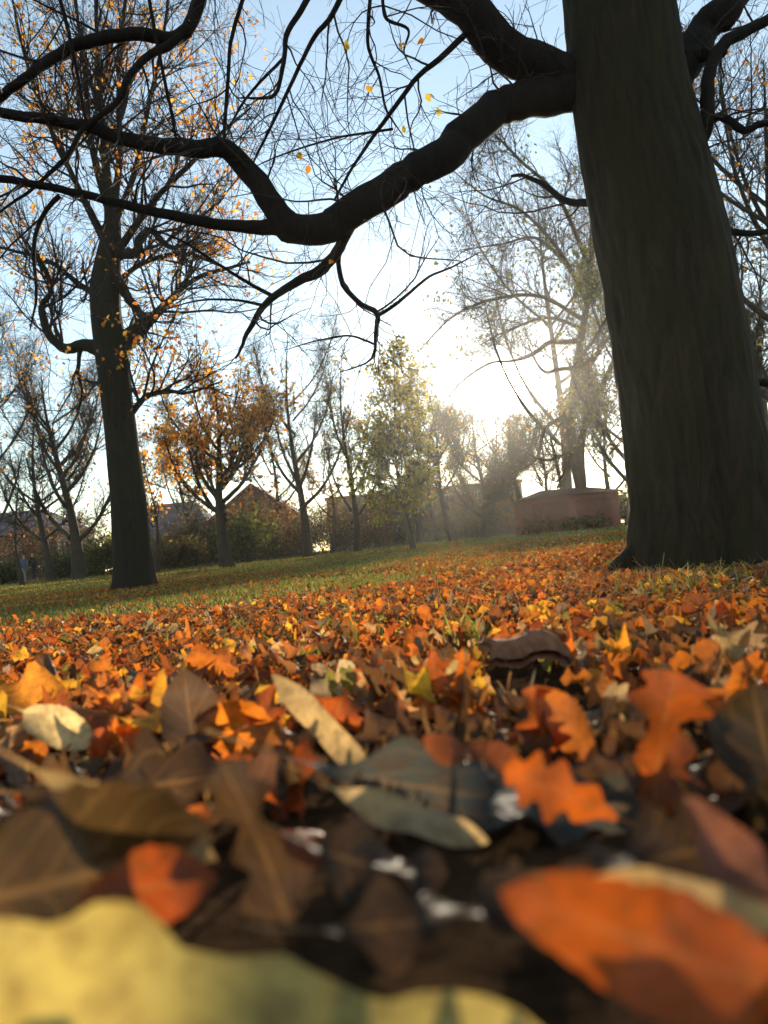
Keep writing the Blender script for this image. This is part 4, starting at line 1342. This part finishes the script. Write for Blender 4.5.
DKGREEN = [(0.05, 0.07, 0.022), (0.075, 0.09, 0.03), (0.11, 0.115, 0.035)]
BROWN = [(0.13, 0.075, 0.04), (0.095, 0.055, 0.03), (0.17, 0.10, 0.05)]
for i, (lab, Y, px, py, w, h, pal, dn) in enumerate([
    ('low green bush at the left edge behind the walking couple', 50, 5, 584, 60, 22, DKGREEN, 1),
    ('long low green bush right of the walking couple', 50, 72, 577, 70, 24, DKGREEN, 1),
    ('round green bush left of the oak trunk foot', 46, 108, 571, 50, 34, DKGREEN + OLIVE, 1),
    ('tall brown bush above the green bushes left of the oak', 54, 92, 572, 90, 64, BROWN + OLIVE, .55),
    ('brown thicket at the left edge above the couple', 56, 20, 578, 80, 66, BROWN, .5),
    ('dark low bush right of the oak trunk foot', 44, 175, 566, 60, 30, DKGREEN + BROWN, .8),
    ('dark green bush beneath the orange tree', 42, 245, 559, 60, 46, DKGREEN, .8),
    ('tall reddish bare bush in front of the brick gable', 46, 262, 556, 60, 62, BROWN, .5),
    ('brown bush between the two tall bare trees', 52, 325, 550, 60, 44, BROWN + OLIVE, .5),
    ('wide brown bush left of the red-coated child', 58, 360, 547, 60, 46, BROWN, .5),
    ('low green bush behind the red-coated child', 66, 385, 545, 60, 24, DKGREEN + YELGREEN, .8),
    ('green bush left of the globe lamp', 70, 425, 543, 46, 22, DKGREEN + YELGREEN, .8),
    ('dry brown bush right of the globe lamp', 60, 470, 540, 70, 40, BROWN + OLIVE, .5),
    ('brown hedge bush by the long grey building', 62, 512, 537, 50, 34, BROWN + DRY, .5),
    ('dark bush between the brick shed and the thick trunk', 44, 630, 524, 40, 34, OLIVE, .8),
    ('dark thicket in front of the slate-roofed house', 56, 190, 560, 84, 52, BROWN + DKGREEN, .6),
    ('dark thicket covering the left part of the brick gable', 54, 232, 557, 60, 56, BROWN + DKGREEN, .6),
    ('tall brown thicket right of the brick gable', 56, 300, 552, 70, 58, BROWN, .55),
    ('brown thicket left of the conical tree', 60, 345, 548, 70, 56, BROWN + OLIVE, .55),
    ('dim green thicket directly behind the conical tree', 64, 405, 544, 80, 54, OLIVE + BROWN, .6),
    ('dim thicket behind the globe lamp', 72, 448, 541, 80, 50, OLIVE + BROWN, .6),
    ('hazy brown thicket below the spreading bare tree', 66, 495, 538, 70, 46, BROWN, .5),
    ('low brown brush at the left corner of the red brick shed', 39, 538, 533, 24, 16, BROWN + DRY, .6),
    ('low brown brush against the front of the red brick shed', 38.5, 585, 532, 44, 13, BROWN + OLIVE, .6),
    ('dark green bush right of the thick trunk', 40, 775, 512, 60, 40, OLIVE, .8),
]):
    shrub(lab, Y, px, py, w, h, pal, 500 + i, dn)

# ------------------------------------------------------------------ buildings
M_GLASS = plain('window_glass', (0.05, 0.06, 0.07), 0.12, 0.1, 1, 0.6)
M_FRAME = plain('window_frame_paint', (0.55, 0.54, 0.50), 0.6, 0.08, 3)
M_SLATE = plain('slate_roof', (0.10, 0.09, 0.12), 0.9, 0.3, 5)
M_TILE = plain('tile_roof', (0.13, 0.055, 0.040), 0.8, 0.3, 5)
B_RED = brick_material('red_brick', (0.26, 0.075, 0.050), (0.20, 0.060, 0.042), (0.20, 0.15, 0.12))
B_DARK = brick_material('dark_brick', (0.12, 0.060, 0.045), (0.09, 0.048, 0.038), (0.12, 0.10, 0.085))
M_RENDER = plain('grey_render', (0.20, 0.175, 0.15), 0.9, 0.12, 1.5)


M_FRAME_DARK = plain('stained_frame', (0.15, 0.055, 0.038), 0.7, 0.2, 4)


def house(name, label, Y, pxl, pxr, pyb, eave_m, depth, wallm, roofm, ridge_m, rows, ncol, gable_front=False, chimney=False, flat=False, cat='building', door=True):
    A, B = at(pxl, pyb, Y), at(pxr, pyb, Y)
    Wd = B.x - A.x
    c = Vector(((A.x + B.x) / 2, Y, float(gz((A.x + B.x) / 2, Y)) - 0.1))
    o = thing(name, c, label, cat)
    w2 = Wd / 2
    mb = MB()
    # front wall with real openings: build as strips around the windows
    wins = []
    ww = min(1.1, Wd / ncol * 0.5)
    wh = min(1.4, eave_m / rows * 0.5)
    xs = [-w2 + Wd * (i + .5) / ncol for i in range(ncol)]
    zs = [eave_m * (j + .55) / rows for j in range(rows)]
    if cat == 'shed':
        xs, zs = [], []
    t = 0.25
    xcuts = [-w2] + sum([[x - ww / 2, x + ww / 2] for x in xs], []) + [w2]
    zcuts = [0] + sum([[z - wh / 2, z + wh / 2] for z in zs], []) + [eave_m]
    for zi in range(len(zcuts) - 1):
        if zi % 2 == 0:
            mb.box(-w2, w2, 0, t, zcuts[zi], zcuts[zi + 1])
        else:
            for xi in range(0, len(xcuts) - 1, 2):
                mb.box(xcuts[xi], xcuts[xi + 1], 0, t, zcuts[zi], zcuts[zi + 1])
            for x in xs:
                wins.append((x, (zcuts[zi] + zcuts[zi + 1]) / 2))
    if cat == 'shed':
        for x in (-w2 * .5, w2 * .45):
            dm = MB()
            for q in range(8):
                dm.box(x - .95 + q * .24, x - .95 + q * .24 + .225, -.03, -.004, .08, eave_m - .25)
            dm.build('door', M_FRAME_DARK, o)
    mb.box(-w2, -w2 + t, t, depth, 0, eave_m)
    mb.box(w2 - t, w2, t, depth, 0, eave_m)
    mb.box(-w2 + t, w2 - t, depth - t, depth, 0, eave_m)
    if gable_front and not flat:
        for y0 in (0, depth - t):
            V = [(-w2, y0, eave_m), (w2, y0, eave_m), (0, y0, ridge_m), (-w2, y0 + t, eave_m), (w2, y0 + t, eave_m), (0, y0 + t, ridge_m)]
            mb.add(V, [np.array([(0, 1, 2), (5, 4, 3)]), np.array([(0, 3, 4, 1), (1, 4, 5, 2), (2, 5, 3, 0)])])
    mb.build('wall', wallm, o)
    mr = MB()
    ov = 0.35
    if flat:
        mr.box(-w2 - .15, w2 + .15, -.15, depth + .15, eave_m + .002, eave_m + .3)
    else:
        th = 0.18
        if gable_front:
            sl = (ridge_m - eave_m) / w2
            for s in (-1, 1):
                V = []
                for y in (-ov, depth + ov):
                    V += [(0, y, ridge_m + .02), (s * (w2 + ov), y, eave_m - sl * ov + .02), (s * (w2 + ov), y, eave_m - sl * ov + .02 + th), (0, y, ridge_m + .02 + th)]
                mr.add(V, np.array([(0, 1, 2, 3), (7, 6, 5, 4), (0, 4, 5, 1), (1, 5, 6, 2), (2, 6, 7, 3), (3, 7, 4, 0)]))
        else:
            hip = min(depth / 2, w2 * .5)
            e = eave_m + .01
            V = [(-w2 - ov, -ov, e), (w2 + ov, -ov, e), (w2 + ov, depth + ov, e), (-w2 - ov, depth + ov, e), (-w2 + hip, depth / 2, ridge_m), (w2 - hip, depth / 2, ridge_m)]
            mr.add(V, [np.array([(0, 1, 5, 4), (2, 3, 4, 5), (3, 2, 1, 0)]), np.array([(1, 2, 5), (3, 0, 4)])])
    ro = mr.build('roof', roofm, o)
    if chimney:
        mc = MB()
        mc.box(w2 * .3, w2 * .3 + .7, depth * .5, depth * .5 + .6, ridge_m - 1.0, ridge_m + .9)
        mc.box(w2 * .3 - .08, w2 * .3 + .78, depth * .5 - .08, depth * .5 + .68, ridge_m + .902, ridge_m + 1.05)
        mc.build('chimney', wallm, ro)
    for x, z in wins:
        fr = MB()
        a = .07
        y0, y1 = .06, .14
        fr.box(x - ww / 2, x + ww / 2, y0, y1, z - wh / 2, z - wh / 2 + a)
        fr.box(x - ww / 2, x + ww / 2, y0, y1, z + wh / 2 - a, z + wh / 2)
        fr.box(x - ww / 2, x - ww / 2 + a, y0, y1, z - wh / 2 + a, z + wh / 2 - a)
        fr.box(x + ww / 2 - a, x + ww / 2, y0, y1, z - wh / 2 + a, z + wh / 2 - a)
        fr.box(x - a / 2, x + a / 2, y0 + .01, y1 - .01, z - wh / 2 + a, z + wh / 2 - a)
        f = fr.build('window', M_FRAME_DARK if cat == 'shed' else M_FRAME, o)
        gl = MB()
        gl.box(x - ww / 2 + .01, x + ww / 2 - .01, .11, .125, z - wh / 2 + .01, z + wh / 2 - .01)
        gl.build('pane', M_GLASS, f)
    return o


house('brick_house', 'dark brick house with gabled roof behind the orange tree', 62, 214, 300, 556, 3.6, 9, B_DARK, M_TILE, 6.2, 1, 4, True)
house('slate_house', 'low house with purple-grey slate roof right of the left oak', 66, 116, 214, 563, 2.6, 8, B_DARK, M_SLATE, 6.0, 1, 5)
house('long_building', 'long flat-roofed grey-brown building behind the middle trees', 76, 330, 528, 546, 5.2, 10, M_RENDER, M_TILE, 6, 2, 12, flat=True)
house('brick_shed', 'low red brick shed left of the thick trunk', 40, 529, 622, 531, 2.0, 4, B_RED, M_TILE, 2.5, 1, 2, cat='shed')
house('brick_house', 'dark house half hidden at the left edge behind the couple', 70, -70, 60, 576, 4.5, 9, B_DARK, M_SLATE, 7.0, 2, 5)


# ------------------------------------------------------------------ lamps
def lamp(label, Y, px, py):
    b = at(px, py, Y)
    b.z = float(gz(b.x, b.y))
    o = thing('park_lamp', b, label, 'lamp', 'globe lamps by the path')
    mm = plain('lamp_post_paint', (0.35, 0.35, 0.34), 0.5, 0.1, 4)
    prof = [(0.10, 0.0), (0.10, 0.25), (0.05, 0.32), (0.04, 2.35), (0.07, 2.38), (0.07, 2.45)]
    mb = MB()
    S = 14
    V = [(r * math.cos(k * 2 * math.pi / S), r * math.sin(k * 2 * math.pi / S), z) for r, z in prof for k in range(S)]
    F = [(i * S + k, i * S + (k + 1) % S, (i + 1) * S + (k + 1) % S, (i + 1) * S + k) for i in range(len(prof) - 1) for k in range(S)]
    mb.add(V, np.array(F))
    mb.build('post', mm, o, True)
    mg = MB()
    V, F, n = [], [], 10
    for i in range(n + 1):
        th = math.pi * i / n
        for k in range(S):
            V.append((0.22 * math.sin(th) * math.cos(k * 2 * math.pi / S), 0.22 * math.sin(th) * math.sin(k * 2 * math.pi / S), 2.64 - 0.22 * math.cos(th)))
    for i in range(n):
        for k in range(S):
            F.append((i * S + k, i * S + (k + 1) % S, (i + 1) * S + (k + 1) % S, (i + 1) * S + k))
    mg.add(V, np.array(F))
    m, nt, out = new_mat('opal_globe')
    tr = N_(nt, 'ShaderNodeBsdfTranslucent'); tr.inputs[0].default_value = (.85, .85, .82, 1)
    di = N_(nt, 'ShaderNodeBsdfPrincipled'); di.inputs['Base Color'].default_value = (.85, .85, .82, 1); di.inputs['Roughness'].default_value = .25
    mx = N_(nt, 'ShaderNodeMixShader'); mx.inputs[0].default_value = .5
    nt.links.new(di.outputs[0], mx.inputs[1]); nt.links.new(tr.outputs[0], mx.inputs[2]); nt.links.new(mx.outputs[0], out.inputs[0])
    mg.build('globe', m, o, True)


lamp('white globe park lamp right of the conical tree', 70, 440, 541)
lamp('white globe park lamp in front of the long grey building', 76, 477, 539)


# ------------------------------------------------------------------ people
M_SKIN = plain('skin', (0.45, 0.27, 0.19), 0.6, 0.08, 20)


def skin_mesh(verts, edges, radii, mat, name, parent, sub=1):
    me = bpy.data.meshes.new(name)
    me.from_pydata(verts, edges, [])
    me.materials.append(mat)
    o = link(name, me, parent)
    sk = o.modifiers.new('skin', 'SKIN')
    sk.use_smooth_shade = True
    for i, r in enumerate(radii):
        rr = r if isinstance(r, tuple) else (r, r)
        me.skin_vertices[0].data[i].radius = rr
    me.skin_vertices[0].data[0].use_root = True
    ss = o.modifiers.new('smooth', 'SUBSURF')
    ss.levels = sub
    ss.render_levels = sub
    return o


def person(label, Y, px, py, H, rz, coat, legs, hair, stride=0.22, seed=0):
    b = at(px, py, Y)
    b.z = float(gz(b.x, b.y))
    o = thing('person', b, label, 'person', None, rz)
    k = H / 1.75
    mc = plain('coat_' + str(seed), coat, 0.85, 0.15, 10)
    ml = plain('trousers_' + str(seed), legs, 0.85, 0.15, 10)
    mh = plain('hair_' + str(seed), hair, 0.6, 0.2, 20)
    ms = plain('shoe_' + str(seed), (0.03, 0.027, 0.025), 0.5, 0.1, 10)
    s = lambda v: (v[0] * k, v[1] * k, v[2] * k)
    st = stride
    J = dict(pelvis=(0, 0, .93), belly=(0, 0, 1.08), chest=(0, 0.01, 1.30), neck=(0, .01, 1.49), headb=(0, -.005, 1.56), head=(0, -.01, 1.64), top=(0, 0, 1.73),
             shl=(-.17, .01, 1.40), ell=(-.22, .06, 1.13), wrl=(-.21, -.06, .90), hal=(-.21, -.08, .82),
             shr=(.17, .01, 1.40), elr=(.22, .04, 1.13), wrr=(.21, .10, .89), har=(.21, .10, .81),
             hil=(-.09, 0, .90), knl=(-.10, -st * .7 - .03, .50), anl=(-.10, -st, .09), tol=(-.10, -st - .15, .04),
             hir=(.09, 0, .90), knr=(.10, st * .35, .49), anr=(.10, st, .12), tor=(.10, st - .13, .04))
    names = list(J)
    ix = {n: i for i, n in enumerate(names)}
    E = [('pelvis', 'belly'), ('belly', 'chest'), ('chest', 'neck'), ('neck', 'headb'), ('headb', 'head'), ('head', 'top'), ('chest', 'shl'), ('shl', 'ell'), ('ell', 'wrl'), ('wrl', 'hal'), ('chest', 'shr'), ('shr', 'elr'), ('elr', 'wrr'), ('wrr', 'har'),
         ('pelvis', 'hil'), ('hil', 'knl'), ('knl', 'anl'), ('anl', 'tol'), ('pelvis', 'hir'), ('hir', 'knr'), ('knr', 'anr'), ('anr', 'tor')]
    rad = dict(pelvis=.125, belly=.12, chest=.125, neck=.052, headb=.066, head=.088, top=.05, shl=.06, ell=.042, wrl=.03, hal=.036, shr=.06, elr=.042, wrr=.03, har=.036,
               hil=.085, knl=.056, anl=.038, tol=.034, hir=.085, knr=.056, anr=.038, tor=.034)
    skin_mesh([s(J[n]) for n in names], [(ix[a], ix[c]) for a, c in E], [rad[n] * k for n in names], M_SKIN, 'body', o, 2)
    # coat over trunk and arms
    cn = ['pelvis', 'belly', 'chest', 'neck', 'shl', 'ell', 'wrl', 'shr', 'elr', 'wrr']
    CJ = dict(J); CJ['pelvis'] = (0, 0, .80); CJ['neck'] = (0, .01, 1.48)
    ci = {n: i for i, n in enumerate(cn)}
    crad = dict(pelvis=.185, belly=.165, chest=.165, neck=.075, shl=.085, ell=.064, wrl=.05, shr=.085, elr=.064, wrr=.05)
    skin_mesh([s(CJ[n]) for n in cn], [(ci[a], ci[c]) for a, c in E if a in ci and c in ci], [crad[n] * k for n in cn], mc, 'coat', o)
    tn = ['pelvis', 'hil', 'knl', 'anl', 'hir', 'knr', 'anr']
    ti = {n: i for i, n in enumerate(tn)}
    trad = dict(pelvis=.145, hil=.105, knl=.075, anl=.06, hir=.105, knr=.075, anr=.06)
    skin_mesh([s(J[n]) for n in tn], [(ti[a], ti[c]) for a, c in E if a in ti and c in ti], [trad[n] * k for n in tn], ml, 'trousers', o)
    for a, t in (('anl', 'tol'), ('anr', 'tor')):
        A, T = J[a], J[t]
        skin_mesh([s((A[0], A[1] + .04, .05)), s((A[0], A[1] - .04, .055)), s((T[0], T[1], .04))], [(0, 1), (1, 2)], [.05 * k, .055 * k, .045 * k], ms, 'shoe', o)
    skin_mesh([s((0, .06, 1.58)), s((0, .045, 1.67)), s((0, -.02, 1.735))], [(0, 1), (1, 2)], [.075 * k, .092 * k, .075 * k], mh, 'hair', o)


person('walker in a blue-grey jacket and pale trousers, left of the couple', 46, 25.5, 583, 1.70, R(60), (0.10, 0.13, 0.19), (0.17, 0.17, 0.185), (0.14, 0.09, 0.05), seed=1)
person('walker in a long black coat, right of the couple', 46, 34, 582, 1.78, R(60), (0.012, 0.012, 0.015), (0.014, 0.014, 0.018), (0.02, 0.015, 0.012), seed=2)
person('small child in a red coat near the brown bush', 66, 376, 545, 1.15, R(-80), (0.42, 0.045, 0.025), (0.05, 0.05, 0.07), (0.10, 0.06, 0.03), seed=3, stride=.14)
person('lone walker in dark clothes just left of the conical tree stem', 62, 400, 543, 1.78, R(100), (0.016, 0.016, 0.018), (0.02, 0.02, 0.025), (0.03, 0.02, 0.015), seed=4)

# ------------------------------------------------------------------ light, sky, haze
sd = ray(508, 382)
el = math.asin(sd.z)
az = math.atan2(sd.x, sd.y)       # from +Y towards +X
sun = bpy.data.lights.new('sun', 'SUN')
sun.energy = 5.0
sun.angle = R(0.5)
sun.color = (1.0, 0.86, 0.66)
so = bpy.data.objects.new('sun', sun)
COL.objects.link(so)
so.rotation_euler = (-sd).to_track_quat('-Z', 'Y').to_euler()

w = bpy.data.worlds.new('World')
scene.world = w
w.use_nodes = True
nt = w.node_tree
bg = nt.nodes['Background']
sky = nt.nodes.new('ShaderNodeTexSky')
sky.sky_type = 'NISHITA'
sky.sun_disc = False
sky.sun_elevation = el
sky.sun_rotation = az
sky.air_density = 1.0
sky.dust_density = 0.05
sky.ozone_density = 1.0
# the sun's own disc and its tight aureole in the sky
tcw = nt.nodes.new('ShaderNodeTexCoord')
dt = nt.nodes.new('ShaderNodeVectorMath'); dt.operation = 'DOT_PRODUCT'
nt.links.new(tcw.outputs['Generated'], dt.inputs[0])
dt.inputs[1].default_value = tuple(sd)
ac = nt.nodes.new('ShaderNodeMath'); ac.operation = 'ARCCOSINE'
nt.links.new(dt.outputs['Value'], ac.inputs[0])
mrw = nt.nodes.new('ShaderNodeMapRange'); mrw.interpolation_type = 'SMOOTHERSTEP'
nt.links.new(ac.outputs[0], mrw.inputs[0])
mrw.inputs[1].default_value = R(2.6); mrw.inputs[2].default_value = R(0.5)
mrw.inputs[3].default_value = 0.0; mrw.inputs[4].default_value = 1.0
pw = nt.nodes.new('ShaderNodeMath'); pw.operation = 'POWER'
nt.links.new(mrw.outputs[0], pw.inputs[0]); pw.inputs[1].default_value = 3.0
sc_ = nt.nodes.new('ShaderNodeMix'); sc_.data_type = 'RGBA'; sc_.blend_type = 'ADD'
sc_.inputs[0].default_value = 1.0
vm = nt.nodes.new('ShaderNodeVectorMath'); vm.operation = 'SCALE'
vm.inputs[0].default_value = (260, 215, 140)
nt.links.new(pw.outputs[0], vm.inputs['Scale'])
nt.links.new(sky.outputs[0], sc_.inputs[6]); nt.links.new(vm.outputs[0], sc_.inputs[7])
# even pale tint added over the whole sky to lighten its blue
sky_tint = nt.nodes.new('ShaderNodeMix'); sky_tint.data_type = 'RGBA'; sky_tint.blend_type = 'ADD'
sky_tint.inputs[0].default_value = 1.0
sky_tint.inputs[7].default_value = (0.70, 0.72, 0.48, 1)
nt.links.new(sc_.outputs[2], sky_tint.inputs[6])
nt.links.new(sky_tint.outputs[2], bg.inputs[0])
bg.inputs[1].default_value = 0.13

HAZE = 0.00038
if HAZE > 0:
    mb = MB()
    mb.box(-320, 320, -320, 320, -1.6, 26)
    m, nt2, out = new_mat('autumn_haze')
    pv = N_(nt2, 'ShaderNodeVolumePrincipled')
    pv.inputs['Color'].default_value = (0.92, 0.90, 0.84, 1)
    pv.inputs['Density'].default_value = HAZE
    pv.inputs['Anisotropy'].default_value = 0.82
    nt2.links.new(pv.outputs[0], out.inputs['Volume'])
    hz = mb.build('haze', m)
    tag(hz, 'thin sunlit autumn haze over the park', 'haze', None, 'stuff')

# ------------------------------------------------------------------ camera and render settings
cd = bpy.data.cameras.new('camera')
cam = bpy.data.objects.new('camera', cd)
COL.objects.link(cam)
cam.matrix_world = Matrix(((RT.x, UP.x, -f_.x, CAMP.x), (RT.y, UP.y, -f_.y, CAMP.y), (RT.z, UP.z, -f_.z, CAMP.z), (0, 0, 0, 1)))
cd.sensor_width = 36
cd.lens = FPX / 1024 * 36
cd.clip_start = 0.01
cd.clip_end = 2000
cd.dof.use_dof = True
cd.dof.focus_distance = 3.8
cd.dof.aperture_fstop = cd.lens / 4.6
scene.camera = cam

scene.view_settings.view_transform = 'Standard'
scene.view_settings.look = 'None'
scene.view_settings.exposure = 0.95
scene.view_settings.gamma = 1
scene.render.engine = 'CYCLES'
cy = scene.cycles
cy.use_denoising = True
cy.max_bounces = 6
cy.diffuse_bounces = 3
cy.glossy_bounces = 2
cy.transmission_bounces = 3
cy.volume_bounces = 0
cy.transparent_max_bounces = 4
cy.sample_clamp_indirect = 6
